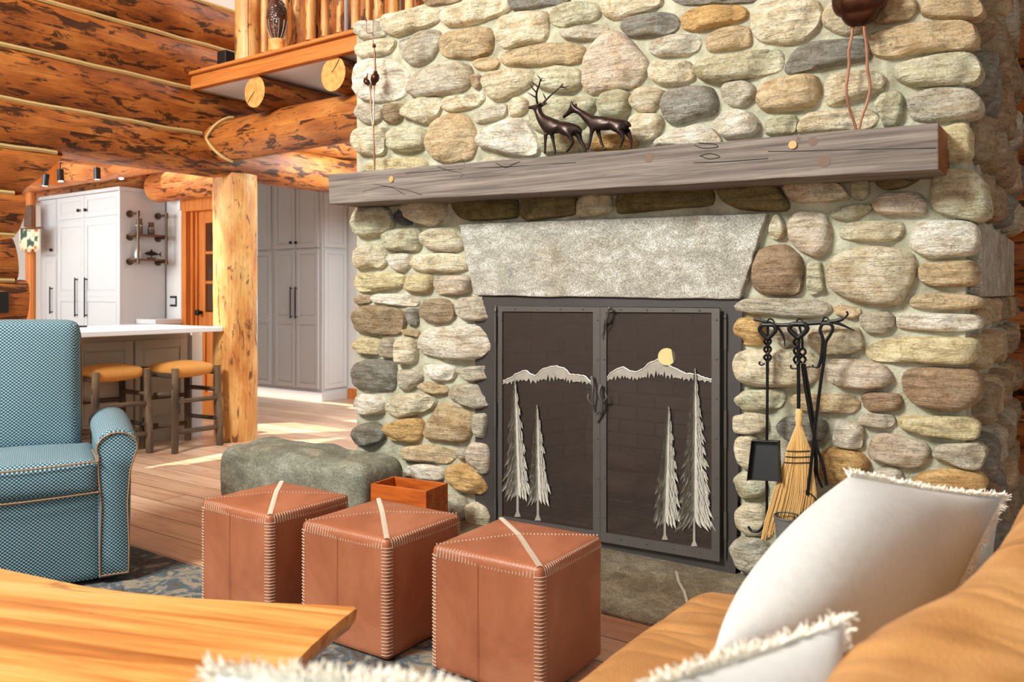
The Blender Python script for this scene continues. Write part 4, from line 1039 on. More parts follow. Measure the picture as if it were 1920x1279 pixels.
# tongs behind broom
tg = empty('fire_tongs', PY(*c5(440, 700), YT)); TL = Vector(tg.location); tag(tg, 'black iron tongs hanging behind the broom with splayed tips', 'tongs')
m = MB(); braid(m, 402, 205, 285, 16, YT-0.012, 2)
m.tube(tpath([(385, 84), (400, 150), (402, 210)], YT-0.01), 0.005, 7)
m.tube(tpath([(400, 285), (420, 430), (450, 600), (478, 720), (512, 820), (528, 918)], YT-0.008), 0.0062, 8)
m.tube(tpath([(412, 285), (436, 430), (462, 600), (468, 740), (468, 840), (448, 924)], YT+0.008), 0.0062, 8)
m.tube(tpath([(460, 640), (474, 760), (480, 860), (505, 930)], YT+0.012), 0.0055, 8); m.build('arms', 'black', tg, loc=-TL)
# ladle / candle snuffer scoop on long looped rod
ld = empty('iron_dipper', PY(*c5(470, 800), YT)); LL = Vector(ld.location); tag(ld, 'long looped iron rod ending in a round black scoop, rightmost on the rack', 'scoop')
m = MB(); m.tube(tpath([(470, 302), (488, 294), (500, 250), (507, 190), (508, 150), (494, 110), (506, 78), (528, 74), (552, 80), (560, 105), (545, 135), (522, 180), (515, 260), (500, 360), (482, 500), (465, 640), (450, 780), (436, 900), (428, 968)], YT-0.05, 4), 0.0066, 8)
m.tube(tpath([(470, 302), (456, 300), (458, 290)], YT-0.05), 0.0035, 6); m.tube(tpath([(420, 301), (450, 299)], YT-0.05), 0.003, 6); m.build('rod', 'black', ld, loc=-LL)
m = MB(); cc = PY(*c5(408, 1024), YT-0.05); R_ = 0.060
for i in range(9):
    for k in range(24):
        a = pi/2*i/8; an = 2*pi*k/24
        m.v.append(cc+Vector((R_*cos(an)*sin(a), 0.035*cos(a)*1.0, R_*sin(an)*sin(a))))
for i in range(8):
    for k in range(24): m.face([i*24+k, i*24+(k+1) % 24, (i+1)*24+(k+1) % 24, (i+1)*24+k])
m.build('bowl', 'black', ld, loc=-LL).modifiers.new('solid', 'SOLIDIFY').thickness = 0.004
# small bucket
bk = MB(); pb = PY(*c5(330, 1086), YT-0.08); bk.lathe([(0.040, -0.16), (0.056, 0.0), (0.060, 0.0), (0.060, 0.006), (0.054, 0.006), (0.038, -0.15)], pb, 28)
ob = bk.build('ash_bucket', 'zinc'); tag(ob, 'small grey metal bucket under the broom and scoop, mostly behind the pillow', 'bucket')
hk = MB(); hk.tube([pb+Vector((0.058*cos(a), 0, 0.05*sin(a)*0.4)) for a in [pi*k/12 for k in range(13)]], 0.003, 6); hk.build('bail_handle', 'black', ob)
sb = MB(); sb.box((pb.x-0.09, pb.y-0.09, 0.014), (pb.x+0.09, pb.y+0.08, pb.z-0.161)); tag(sb.build('hearth_plinth', 'boulder', bevel=0.02), 'small stone block under the bucket behind the sofa pillow', 'stone block')

# ================================================================== DEER
YA = YM+0.075
def deer(name, J, E, R, sx, lab, cat, root, extra=None):
    """J: joints (px, py, side offset)"""
    V = [PY(x, y, YA)+Vector((0, sd, 0)) for x, y, sd in J]
    base = PY(sx[0], sx[1], YA); rt = empty(name, base); tag(rt, lab, cat, None)
    o = skin('body', [v-base for v in V], E, R, 'bronze', rt, sub=2, root=root)
    return rt, base
z4 = lambda x, y: (640+x/4, y/4)
k = 0.0032
def q4(L, s_=0): return [(*z4(x, y), s_) for x, y in L]
# stag : spine from rump to chest, neck, head
J = q4([(1770, 965), (1700, 965), (1600, 950), (1530, 940), (1490, 880), (1475, 830), (1470, 800), (1440, 805), (1402, 808)])           # 0-8
E = [(i, i+1) for i in range(8)]; R = [0.024, 0.034, 0.032, 0.037, 0.024, 0.018, 0.0175, 0.0115, 0.008]
def leg(att, pts, side, rr):
    global J, E, R
    prev = att
    for (x, y), r in zip(pts, rr):
        J.append((*z4(x, y), side)); R.append(r); E.append((prev, len(J)-1)); prev = len(J)-1
fr_ = [0.012, 0.0075, 0.007, 0.0055, 0.0075]
leg(3, [(1548, 1000), (1545, 1060), (1543, 1100), (1543, 1148), (1535, 1153)], -0.018, fr_)
leg(3, [(1565, 1000), (1575, 1060), (1583, 1100), (1590, 1140), (1582, 1152)], 0.018, fr_)
leg(1, [(1725, 1010), (1738, 1040), (1752, 1075), (1722, 1120), (1708, 1140), (1698, 1143)], -0.018, [0.019, 0.012, 0.0085, 0.0065, 0.0055, 0.007])
leg(1, [(1765, 1005), (1775, 1050), (1800, 1085), (1812, 1110), (1818, 1132), (1810, 1138)], 0.020, [0.018, 0.012, 0.0085, 0.0065, 0.0055, 0.007])
leg(0, [(1800, 985), (1795, 1005)], 0, [0.008, 0.005])     # tail
leg(6, [(1500, 785), (1530, 765)], 0.014, [0.006, 0.004])  # ears
leg(6, [(1490, 790), (1515, 775)], -0.016, [0.006, 0.0035])
rt, base = deer('stag_figurine', J, E, R, (1050, 286), 'dark bronze stag figurine with tall antlers standing on the mantel', 'figurine', 2)
an_ = MB()
def ant(pts, r, sd0, sd1):
    n = len(pts); P = [PY(*z4(x, y), YA)+Vector((0, sd0+(sd1-sd0)*i/(n-1), 0))-base for i, (x, y) in enumerate(pts)]
    P = bez(P, 5); an_.tube(P, [r*(1-0.72*i/len(P)) for i in range(len(P))], 7)
ant([(1482, 790), (1478, 745), (1485, 700), (1505, 660), (1520, 630), (1528, 605), (1512, 582)], 0.0065, -0.010, -0.05)
ant([(1528, 625), (1545, 612), (1560, 600)], 0.0035, -0.045, -0.06); ant([(1532, 622), (1570, 622)], 0.003, -0.045, -0.05)
ant([(1485, 700), (1466, 670), (1468, 650)], 0.004, -0.03, -0.055); ant([(1480, 740), (1455, 722), (1438, 708)], 0.004, -0.02, -0.05)
ant([(1500, 665), (1480, 640), (1470, 632)], 0.0035, -0.03, -0.055)
ant([(1490, 790), (1510, 755), (1540, 715), (1570, 680), (1600, 645), (1622, 608)], 0.0065, 0.010, 0.05)
ant([(1606, 640), (1640, 640), (1665, 630)], 0.0035, 0.045, 0.05); ant([(1520, 745), (1500, 710), (1488, 690)], 0.004, 0.02, 0.03)
ant([(1612, 625), (1640, 650), (1655, 648)], 0.003, 0.045, 0.06)
an_.build('antlers', 'bronze', rt)
J = q4([(2140, 940), (2080, 930), (1980, 930), (1905, 930), (1840, 880), (1790, 840), (1735, 815), (1700, 850), (1660, 882)])
J = [(x, y, 0.0) for x, y, _ in J]; E = [(i, i+1) for i in range(8)]; R = [0.023, 0.033, 0.031, 0.033, 0.024, 0.0155, 0.016, 0.0115, 0.008]
leg(3, [(1895, 970), (1885, 1030), (1878, 1070), (1868, 1118), (1858, 1126)], -0.017, [0.0125, 0.0075, 0.007, 0.0055, 0.007])
leg(3, [(1910, 970), (1925, 1020), (1935, 1060), (1955, 1108), (1972, 1118)], 0.017, [0.0125, 0.0075, 0.007, 0.0055, 0.007])
leg(1, [(2100, 985), (2120, 1015), (2128, 1045), (2112, 1085), (2108, 1102), (2100, 1110)], -0.017, [0.018, 0.011, 0.008, 0.006, 0.0055, 0.007])
leg(1, [(2130, 975), (2150, 1020), (2163, 1050), (2160, 1085), (2162, 1100), (2154, 1106)], 0.017, [0.017, 0.011, 0.008, 0.006, 0.0055, 0.007])
leg(0, [(2165, 935), (2172, 952)], 0, [0.008, 0.004])
leg(6, [(1735, 785), (1734, 762)], -0.010, [0.008, 0.004]); leg(6, [(1750, 790), (1752, 772)], 0.012, [0.007, 0.0035])
YA = YM+0.10
deer('doe_figurine', J, E, R, (1135, 279), 'dark bronze doe figurine without antlers behind the stag on the mantel', 'figurine', 2)

# ================================================================== COPPER CRANES
def zc(x, y): return (640+x/4, y/4)
YC = YM+0.14
cr = empty('crane_sculpture', PY(702, 318, YC)); CL = Vector(cr.location); tag(cr, 'slim copper crane pair with long legs at the left end of the mantel', 'sculpture', None)
m = MB()
def cp(pts, r0, r1, dy=0.0, Y=YC):
    P = bez([PY(*zc(x, y), Y)+Vector((0, dy*i/len(pts), 0)) for i, (x, y) in enumerate(pts)], 6); m.tube(P, [r0+(r1-r0)*i/len(P) for i in range(len(P))], 8)
cp([(248, 1275), (246, 1180), (232, 1000), (228, 850), (224, 700), (214, 640)], 0.004, 0.005, 0.03)
cp([(250, 1275), (250, 1180), (250, 1000), (238, 850), (236, 700), (238, 640)], 0.004, 0.005, -0.03)
m.build('legs', 'copper', cr, loc=-CL); m = MB()
cp([(248, 640), (256, 612), (262, 585), (256, 555), (256, 535)], 0.007, 0.012)
b0 = [PY(*zc(x, y), YC) for x, y in ((236, 640), (244, 610), (256, 575), (256, 545), (255, 532))]; m.tube(bez(b0, 5), [0.004, 0.006, 0.009, 0.013, 0.017, 0.020, 0.022, 0.024, 0.025, 0.025, 0.024, 0.022, 0.019, 0.015, 0.012, 0.009, 0.007, 0.006, 0.005, 0.004, 0.004], 12)
b0 = [PY(*zc(x, y), YC+0.03) for x, y in ((206, 640), (196, 620), (182, 600), (192, 575), (198, 545))]; m.tube(bez(b0, 5), [0.004, 0.007, 0.010, 0.013, 0.016, 0.017, 0.018, 0.018, 0.017, 0.016, 0.014, 0.012, 0.010, 0.008, 0.006, 0.005, 0.004, 0.003, 0.003, 0.002, 0.002], 12)
cp([(256, 540), (252, 470), (250, 400), (246, 350), (236, 300), (238, 240), (240, 70)], 0.006, 0.0016)
cp([(246, 350), (238, 300), (232, 250), (190, 240), (190, 140)], 0.003, 0.0014); cp([(190, 160), (176, 120), (166, 90), (180, 60)], 0.004, 0.002)
p = PY(*zc(246, 345), YC); m.soft(p, (0.011, 0.010, 0.011), 0.010, n=4)
m.build('birds', 'copperd', cr, loc=-CL)
cr2 = empty('crane_sculpture', PY(1608, 240, YC)); C2 = Vector(cr2.location); tag(cr2, 'larger copper crane with wavy legs and dark body at the right of the mantel', 'sculpture')
z3 = lambda x, y: (1440+x/4, y/4); zc = z3; m = MB()
cp([(662, 970), (640, 900), (612, 820), (594, 740), (588, 650), (600, 560), (608, 470), (606, 380), (628, 280), (636, 200)], 0.0055, 0.006)
cp([(682, 970), (704, 880), (740, 780), (764, 680), (762, 600), (746, 520), (744, 420), (738, 330), (726, 250), (722, 190)], 0.0055, 0.006)
m.build('legs', 'copper', cr2, loc=-C2)
m = MB()
cp([(636, 210), (630, 160), (622, 120), (600, 70)], 0.0065, 0.018); cp([(722, 200), (726, 150), (734, 120), (770, 70)], 0.0065, 0.018)
pc = PY(*z3(690, -60), YC); m.soft(pc, (0.088, 0.06, 0.105), 0.06, bulge=(0.02, 0.01, 0.03), n=12)
cp([(720, -140), (760, -260), (740, -380), (690, -460)], 0.022, 0.010)
m.build('body', 'copperd', cr2, loc=-C2)

# ================================================================== BOULDER + BOX
bm_ = MB(); bm_.soft((0, 0, 0), (0.59, 0.21, 0.172), 0.075, bulge=(0.02, 0.02, 0.01), n=26)
for i, v in enumerate(bm_.v):
    n = mnoise.noise_vector(v*2.4)*0.022+mnoise.noise_vector(v*6)*0.014+Vector((0, 0, mnoise.noise(Vector((v.x*3, v.y*14, v.z*12)))*0.012))
    bm_.v[i] = v+n
    if v.x > 0.1: bm_.v[i].z += 0.02*(v.x-0.1)
    if v.z < -0.13: bm_.v[i].z = -0.172
bo = bm_.build('boulder_bench', 'boulder', loc=(-3.70, 3.24, 0.175), auto=60); bo.rotation_euler = (0, 0, radians(-1)); tag(bo, 'long grey green boulder lying beside the left corner of the fireplace', 'boulder')
bx = empty('wooden_box', (0, 0, 0)); tag(bx, 'open stained wooden box on the hearth beside the boulder', 'box')
lf, nr, rt_ = PZ(695, 907, 0.27), PZ(799, 921, 0.27), PZ(854, 908, 0.27)
a = (nr-lf).normalized(); W1 = (nr-lf).length; W2 = (rt_-nr).length; b_ = Vector((-a.y, a.x, 0))
bx.location = (nr.x, nr.y, 0.016); bx.rotation_euler = (0, 0, atan2(a.y, a.x))
T = 0.014; Hh = 0.254
MB().box((-W1, 0, 0), (0, T, Hh)).build('side_panel', 'box_wood', bx, smooth=False, bevel=0.002)
MB().box((-W1, W2-T, 0), (0, W2, Hh)).build('side_panel', 'box_wood', bx, smooth=False, bevel=0.002)
MB().box((-W1, T, 0), (-W1+T, W2-T, Hh)).build('end_panel', 'box_wood', bx, smooth=False, bevel=0.002)
MB().box((-T, T, 0), (0, W2-T, Hh)).build('end_panel', 'box_wood', bx, smooth=False, bevel=0.002)
MB().box((-W1+T, T, 0), (-T, W2-T, T)).build('bottom', 'box_wood', bx, smooth=False)
# ================================================================== KITCHEN
def shaker(mb, x0, x1, z0, z1, Y, rail=0.055, rec=0.008):
    """framed door face at plane Y (facing -Y): outer frame boxes + recessed panel"""
    mb.box((x0, Y-0.018, z0), (x0+rail, Y, z1)); mb.box((x1-rail, Y-0.018, z0), (x1, Y, z1))
    mb.box((x0+rail, Y-0.018, z0), (x1-rail, Y, z0+rail)); mb.box((x0+rail, Y-0.018, z1-rail), (x1-rail, Y, z1))
    mb.box((x0+rail, Y-0.010, z0+rail), (x1-rail, Y, z1-rail))
    mb.box((x0+rail+0.012, Y-0.014, z0+rail+0.012), (x1-rail-0.012, Y-0.009, z1-rail-0.012))
def shaker_x(mb, y0, y1, z0, z1, X, rail=0.055):
    mb.box((X, y0, z0), (X+0.018, y0+rail, z1)); mb.box((X, y1-rail, z0), (X+0.018, y1, z1))
    mb.box((X, y0+rail, z0), (X+0.018, y1-rail, z0+rail)); mb.box((X, y0+rail, z1-rail), (X+0.018, y1-rail, z1))
    mb.box((X, y0+rail, z0+rail), (X+0.010, y1-rail, z1-rail)); mb.box((X+0.009, y0+rail+0.012, z0+rail+0.012), (X+0.014, y1-rail-0.012, z1-rail-0.012))
def pull(x, Y, z0, z1, par):
    m = MB(); m.tube([(x, Y-0.045, z0-0.02), (x, Y-0.045, z1+0.02)], 0.007, 8)
    for z in (z0, z1): m.tube([(x, Y-0.045, z), (x, Y-0.015, z)], 0.007, 8)
    return m.build('pull_handle', 'black', par)
def knob(x, Y, z, par):
    m = MB(); m.tube([(x, Y-0.018, z), (x, Y-0.03, z), (x, Y-0.034, z), (x, Y-0.048, z), (x, Y-0.052, z)], [0.006, 0.006, 0.017, 0.017, 0.008], 12); return m.build('knob', 'black', par)
XK = -7.95
zc1 = PX(228, 355, XK).z
YK = XK/(-SN+CS*(228-960)/FP)*(CS+SN*(228-960)/FP)
x_at = lambda px, y=480: PY(px, y, YK-0.018).x
z_at = lambda px, y: PY(px, y, YK-0.018).z
fr = empty('fridge_cabinet', ((XK-0.8), YK+0.3, 0)); FL = Vector(fr.location); tag(fr, 'tall white panelled fridge cabinet with long black pulls and two small doors on top', 'cabinet')
X0, X1 = PY(76, 400, YK).x, XK; ZT = zc1-0.01
c = MB().box((X0, YK, 0.0), (X1, 5.0, ZT)).box((X0-0.02, YK-0.04, ZT), (X1+0.03, 5.01, ZT+0.035)).box((X1-0.03, YK-0.02, 0), (X1, YK, ZT))
c.build('body', 'cabinet', fr, loc=-FL, smooth=False, bevel=0.003)
xa, xm, xb = x_at(109), x_at(158), x_at(224)
def leaf(name, x0, x1, z0, z1, hp=None, kp=None, mid=None):
    m = MB()
    if mid is None: shaker(m, x0, x1, z0, z1, YK-0.001)
    else: shaker(m, x0, x1, z0, mid, YK-0.001); shaker(m, x0, x1, mid, z1, YK-0.001)
    d = m.build(name, 'cabinet', fr, loc=-FL, smooth=False, bevel=0.002)
    for (x, za, zb) in hp or []: h = pull(x, YK, za, zb, d)
    for (x, z) in kp or []: h = knob(x, YK, z, d)
    return d
zt1, zb1 = z_at(160, 366), z_at(160, 408)
zd = z_at(160, 414)
zh0, zh1 = z_at(155, 591), z_at(155, 524)
leaf('door', xa, xm-0.004, 0.12, zd, hp=[(x_at(145), zh0, zh1)], mid=z_at(150, 556))
leaf('door', xm+0.004, xb, 0.12, zd, hp=[(x_at(157.5)+0.06, zh0, zh1)], mid=z_at(150, 556))
leaf('top_door', xa, xm-0.004, zb1, zt1, kp=[(x_at(150), z_at(150, 395))]); leaf('top_door', xm+0.004, xb, zb1, zt1, kp=[(x_at(163), z_at(163, 394))])
xc0, xc1 = x_at(80), x_at(104)
leaf('side_door', xc0, xc1, 0.12, z_at(90, 482), hp=[(x_at(98), z_at(98, 585), z_at(98, 541))]); leaf('side_door', xc0, xc1, z_at(90, 478), zt1, kp=[(x_at(99), z_at(99, 469))])
# pantry
YQ = 6.56; XQ = -7.29
pa = empty('pantry_cabinet', (XQ-0.6, YQ+0.2, 0)); QL = Vector(pa.location); tag(pa, 'floor to ceiling grey pantry cabinet in the passage with black pulls and knobs', 'cabinet')
xq = lambda px: PY(px, 600, YQ-0.018).x; zq = lambda px, y: PY(px, y, YQ-0.018).z
MB().box((-9.6, YQ, 0.0), (XQ, 6.95, 2.72)).box((-9.62, YQ-0.03, 0), (XQ+0.03, 6.95, 0.10)).build('body', 'cabinet', pa, loc=-QL, smooth=False, bevel=0.003)
zs0, zs1 = zq(540, 470), zq(540, 466)
def leafq(name, x0, x1, z0, z1, hp=None, kp=None, mid=None):
    m = MB()
    if mid is None: shaker(m, x0, x1, z0, z1, YQ-0.001, 0.05)
    else: shaker(m, x0, x1, z0, mid, YQ-0.001, 0.05); shaker(m, x0, x1, mid, z1, YQ-0.001, 0.05)
    d = m.build(name, 'cabinet', pa, loc=-QL, smooth=False, bevel=0.002)
    for (x, za, zb) in hp or []: pull(x, YQ, za, zb, d)
    for (x, z) in kp or []: knob(x, YQ, z, d)
xs = [xq(p) for p in (420, 466, 507, 515, 552.5, 555, 596)]
mid = zq(550, 600)
leafq('door', xs[3], xs[4], 0.14, zs0, hp=[(xq(547.5), zq(548, 594), zq(548, 541))], mid=mid); leafq('door', xs[5], xs[6], 0.14, zs0, hp=[(xq(556.5), zq(556, 594), zq(556, 541))], mid=mid)
leafq('upper_door', xs[3], xs[4], zs1, 2.68, kp=[(xq(547), zq(547, 455))]); leafq('upper_door', xs[5], xs[6], zs1, 2.68, kp=[(xq(557), zq(557, 455))])
leafq('door', xs[1], xs[2], 0.14, zs0, mid=mid); leafq('upper_door', xs[1], xs[2], zs1, 2.68)
leafq('door', xs[0], xs[1]-0.01, 0.14, zs0, mid=mid); leafq('upper_door', xs[0], xs[1]-0.01, zs1, 2.68)
m = MB(); shaker_x(m, YQ+0.02, 6.93, 0.14, zs0, XQ+0.001, 0.05); shaker_x(m, YQ+0.02, 6.93, zs1, 2.68, XQ+0.001, 0.05); m.build('side_panel', 'cabinet', pa, loc=-QL, smooth=False, bevel=0.002)
# door in kitchen wall
dx0 = PY(352, 500, 5.02).x; 
dr_ = MB(); dz = 2.08
dr_.box((dx0-0.04, 4.97, 0), (dx0+0.04, 5.14, dz+0.0)).box((dx0-0.04, 4.97, dz), (-6.7, 5.14, dz+0.14)).box((dx0+0.04, 5.02, 0), (dx0+0.08, 5.16, dz)).box((dx0+0.08, 5.05, 0), (dx0+0.11, 5.18, dz))
struct(dr_.build('door_frame_1', 'orange_wood', smooth=False, bevel=0.004))
d = MB(); x0, x1 = dx0+0.11, dx0+0.95
d.box((x0, 5.07, 0.01), (x0+0.11, 5.11, dz)).box((x1-0.11, 5.07, 0.01), (x1, 5.11, dz)).box((x0+0.11, 5.07, dz-0.12), (x1-0.11, 5.11, dz)).box((x0+0.11, 5.07, 0.01), (x1-0.11, 5.11, 0.25)).box((x0+0.11, 5.07, 0.9), (x1-0.11, 5.11, 1.06))
for i in range(1, 3): d.box((x0+0.11, 5.075, 1.06+i*0.30-0.015), (x1-0.11, 5.105, 1.06+i*0.30+0.015))
for i in range(1, 4): d.box((x0+0.11+i*0.155-0.012, 5.075, 1.06), (x0+0.11+i*0.155+0.012, 5.105, dz-0.12))
d.box((x0+0.12, 5.08, 0.26), (x1-0.12, 5.10, 0.89))
dd = struct(d.build('door_1', 'orange_wood', smooth=False, bevel=0.003)); MB().box((x0+0.1, 5.087, 1.05), (x1-0.1, 5.092, dz-0.1)).build('glass_panes', 'pane', dd, smooth=False)
kn = MB(); p = PY(376, 586, 5.07); p = Vector((x0+0.05, 5.07, p.z)); kn.tube([p, p+Vector((0, -0.03, 0)), p+Vector((0, -0.035, 0)), p+Vector((0, -0.06, 0)), p+Vector((0, -0.065, 0))], [0.02, 0.01, 0.03, 0.03, 0.012], 14); kn.build('door_knob', 'black', dd)
kl = MB()
kl.box((dx0-0.09, 4.96, dz+0.02), (dx0-0.042, 5.018, dz+0.14)); tag(kl.build('corner_block', 'white_wall', smooth=False), 'small pale block at the top corner of the kitchen door trim', 'trim block')
# counter at the wall with an undercounter appliance
lc = empty('wall_cabinet_low', (-7.85, 4.9, 0)); lL = Vector(lc.location); tag(lc, 'low white counter unit with an undercounter oven right of the fridge cabinet', 'cabinet')
zl = 0.99
MB().box((XK+0.003, YK+0.15, zl-0.045), (-7.60, 5.0, zl)).build('worktop', 'quartz', lc, loc=-lL, smooth=False, bevel=0.003)
MB().box((XK+0.003, YK+0.18, 0), (-7.62, 5.0, zl-0.045)).build('body', 'cabinet', lc, loc=-lL, smooth=False)
MB().box((XK+0.10, YK+0.165, 0.62), (-7.64, YK+0.182, zl-0.07)).build('oven_front', 'brown_wood', lc, loc=-lL, smooth=False)
# bar / peninsula
BX = -5.94
pn = empty('breakfast_bar', (-6.6, 3.4, 0)); pL = Vector(pn.location); tag(pn, 'taupe panelled breakfast bar base standing beside the log post', 'cabinet')
b = MB().box((-7.1, 2.75, 0.0), (-6.47, 4.38, 0.93)); b.build('body', 'bar_paint', pn, loc=-pL, smooth=False)
b = MB()
ys = [2.77, 3.28, 3.78, 4.28]
for i in range(3): shaker_x(b, ys[i]+0.01, ys[i+1]-0.01, 0.14, 0.86, -6.47, 0.07)
b.box((-6.47, 2.75, 0), (-6.445, 4.38, 0.11)); b.build('front_panels', 'bar_paint', pn, loc=-pL, smooth=False, bevel=0.003)
MB().box((-6.55, 4.30, 0), (-6.43, 4.40, 0.93)).build('corner_post', 'cabinet', pn, loc=-pL, smooth=False)
ct = MB().box((-7.15, 2.72, 0.932), (BX, 4.262, 0.972)); cto = ct.build('bar_worktop', 'quartz', smooth=False, bevel=0.006); tag(cto, 'long pale quartz worktop on the breakfast bar', 'worktop')
ck_ = MB().box((-7.05, 2.9, 0.973), (-6.75, 3.55, 0.985)); tag(ck_.build('cooktop', 'blackp', bevel=0.003), 'flat black cooktop on the pale bar worktop', 'cooktop')
# switch plates
sw = MB(); p = PY(326, 565, 5.02); sw.box((p.x-0.055, 5.008, p.z-0.055), (p.x+0.055, 5.019, p.z+0.055)); so = sw.build('switch_plate', 'blackp', smooth=False, bevel=0.003); tag(so, 'black plate with four white rocker switches on the kitchen wall', 'switch')
for i in range(4):
    x = p.x-0.036+i*0.024; MB().box((x-0.009, 5.003, p.z-0.033), (x+0.009, 5.009, p.z+0.033)).build('rocker', 'quartz', so, smooth=False)
p = PX(5, 567, XW+0.19); s1 = MB().box((p.x-0.05, p.y-0.05, p.z-0.07), (p.x, p.y+0.04, p.z+0.07)); tag(s1.build('switch_plate', 'blackp', bevel=0.004), 'dark switch plate on the log wall at the left edge, above the armchair', 'switch')
# pipe shelf on the cabinet side
XS = XK+0.16
ps = empty('pipe_shelf', PX(275, 445, XK)); SL_ = Vector(ps.location); tag(ps, 'industrial iron pipe shelf with two wooden boards on the white cabinet side', 'shelf')
v = lambda x, y, X=XS: PX(x/3.7625, 300+y/3.7625, X)
xl, xr_ = (975, 1175)
yA, yB = v(975, 550).y, v(1175, 560).y
zT = v(975, 375).z; zM = v(975, 540).z; zB = v(975, 715).z
for yy in (yA, yB):
    m = MB()
    m.tube([Vector((XS, yy, zT)), Vector((XS, yy, zB))], 0.011, 10)
    for zz in (zT, zM, zB):
        m.tube([Vector((XK+0.005, yy, zz)), Vector((XS, yy, zz))], 0.011, 10)
        m.tube([Vector((XK+0.002, yy, zz)), Vector((XK+0.012, yy, zz))], 0.036, 18)
        m.tube([Vector((XK+0.012, yy, zz)), Vector((XK+0.03, yy, zz))], 0.018, 12)
        m.tube([Vector((XS, yy, zz-0.025)), Vector((XS, yy, zz+0.025))], 0.016, 10); m.tube([Vector((XS-0.03, yy, zz)), Vector((XS, yy, zz))], 0.016, 10)
    m.build('pipe_bracket', 'pipe', ps, loc=-SL_)
for zz in (zM, zB): MB().box((XK+0.012, yA-0.02, zz+0.012), (XS-0.02, yB+0.02, zz+0.03)).build('shelf_board', 'brown_wood', ps, loc=-SL_, smooth=False, bevel=0.002)
def jar(yy, hgt, lab):
    c_ = Vector((XK+0.085, yy, zM+0.031)); e = empty('spice_jar', c_); tag(e, lab, 'jar', 'jars on the pipe shelf')
    MB().lathe([(0.03, 0), (0.034, 0.01), (0.034, hgt-0.03), (0.026, hgt-0.01), (0.026, hgt)], (0, 0, 0), 16).build('glass_body', 'glass', e)
    MB().lathe([(0.029, hgt), (0.029, hgt+0.02)], (0, 0, 0), 16).build('lid', 'brown_wood', e); MB().lathe([(0.036, hgt*0.6), (0.036, hgt*0.66)], (0, 0, 0), 16).build('twine', 'thread', e)
jar(yA+(yB-yA)*0.18, 0.135, 'taller dark jar on the upper board of the pipe shelf'); jar(yA+(yB-yA)*0.60, 0.105, 'shorter dark jar with pale band on the upper board of the pipe shelf')
c_ = Vector((XK+0.08, yA+(yB-yA)*0.15, zB+0.031)); M['clear'] = plain('clear_glass', (205, 210, 212), 0.08)
tag(MB().lathe([(0.03, 0), (0.036, 0.03), (0.03, 0.07), (0.012, 0.10), (0.012, 0.14), (0.016, 0.145)], c_, 16).build('glass_carafe', 'clear'), 'small clear glass carafe on the lower board of the pipe shelf', 'carafe')
f = empty('fish_ornament', (XK+0.08, yA+(yB-yA)*0.62, zB+0.031)); tag(f, 'dark fish ornament on a little wooden stand on the pipe shelf', 'ornament')
m = MB(); pts = [(-0.075, 0.055), (-0.05, 0.055), (0, 0.058), (0.05, 0.054), (0.072, 0.05), (0.09, 0.05)]
m.tube([Vector((0, y, z)) for y, z in pts], [0.004, 0.016, 0.024, 0.014, 0.007, 0.004], 10); m.prism([Vector((-0.002, y, z)) for y, z in ((0.08, 0.05), (0.11, 0.08), (0.102, 0.05), (0.11, 0.022))], (0.004, 0, 0)); m.prism([Vector((-0.002, y, z)) for y, z in ((-0.02, 0.075), (0.02, 0.075), (0.0, 0.10))], (0.004, 0, 0)); m.build('fish', 'bronze', f)
MB().box((-0.02, -0.035, 0), (0.02, 0.035, 0.014)).tube([(0, 0, 0.012), (0, 0, 0.045)], 0.006, 6).build('stand', 'brown_wood', f)
# track lights
def spot(px, py, d_, lab, tilt=(0, 0)):
    P = PD(px, py, d_); zc_ = 2.62; e = empty('track_light', (P.x, P.y, zc_)); tag(e, lab, 'spotlight', 'black ceiling spotlights in the kitchen')
    h = P-Vector((P.x, P.y, zc_)); m = MB().tube([(0, 0, -0.03), h], 0.006, 6); m.lathe([(0.035, -0.03), (0.035, 0)], (0, 0, 0), 14); m.build('stem', 'blackp', e)
    dv = Vector((tilt[0], tilt[1], -1)).normalized(); MB().tube([h-dv*0.02, h+dv*0.09], 0.03, 14).build('lamp_head', 'blackp', e)
    MB().tube([h+dv*0.088, h+dv*0.094], 0.022, 14).build('lit_lens', 'bulb', e)
spot(113, 322, 7.8, 'black ceiling spotlight left of the squared timber', (0.1, 0.0)); spot(86, 330, 7.7, 'leftmost black ceiling spotlight, near the log wall edge', (-0.2, 0)); spot(182, 318, 7.8, 'black ceiling spotlight right of the squared timber, hanging unlit', (-0.15, 0.1)); spot(227, 318, 8.0, 'rightmost ceiling spotlight, with a bright lit lens', (0.2, -0.1))
tr_ = MB().box((-9.3, 3.55, 2.59), (-7.2, 3.59, 2.618)); tag(tr_.build('light_track', 'blackp', smooth=False), 'thin black track on the white kitchen ceiling', 'track')
# far left: log post trim, floral valance, bright window
struct(MB().log((-9.60, 4.42, 0), (-9.60, 4.42, 2.36), 0.05, seed=151, seg=16).build('trim_2', 'orange_wood'))
fv = MB(); n = 20
for i in range(n+1):
    x = -9.60+0.42*i/n; y = 4.30+0.015*sin(i*1.7); fv.v += [Vector((x, y, 1.71+0.02*sin(i))), Vector((x, y, 1.95-0.02*(i/n)))]
for i in range(n): fv.face([i*2, i*2+2, i*2+3, i*2+1])
vo = fv.build('floral_valance', 'floral'); vo.modifiers.new('solid', 'SOLIDIFY').thickness = 0.006; cr_ = MB().tube([(-9.64, 4.33, 1.95), (-9.14, 4.33, 1.95)], 0.012, 8).tube([(-9.6, 4.33, 1.95), (-9.6, 4.40, 1.95)], 0.012, 8).build('curtain_rod', 'brown_wood', vo)
tag(vo, 'short floral fabric valance in the kitchen beside the end of the log wall', 'valance')
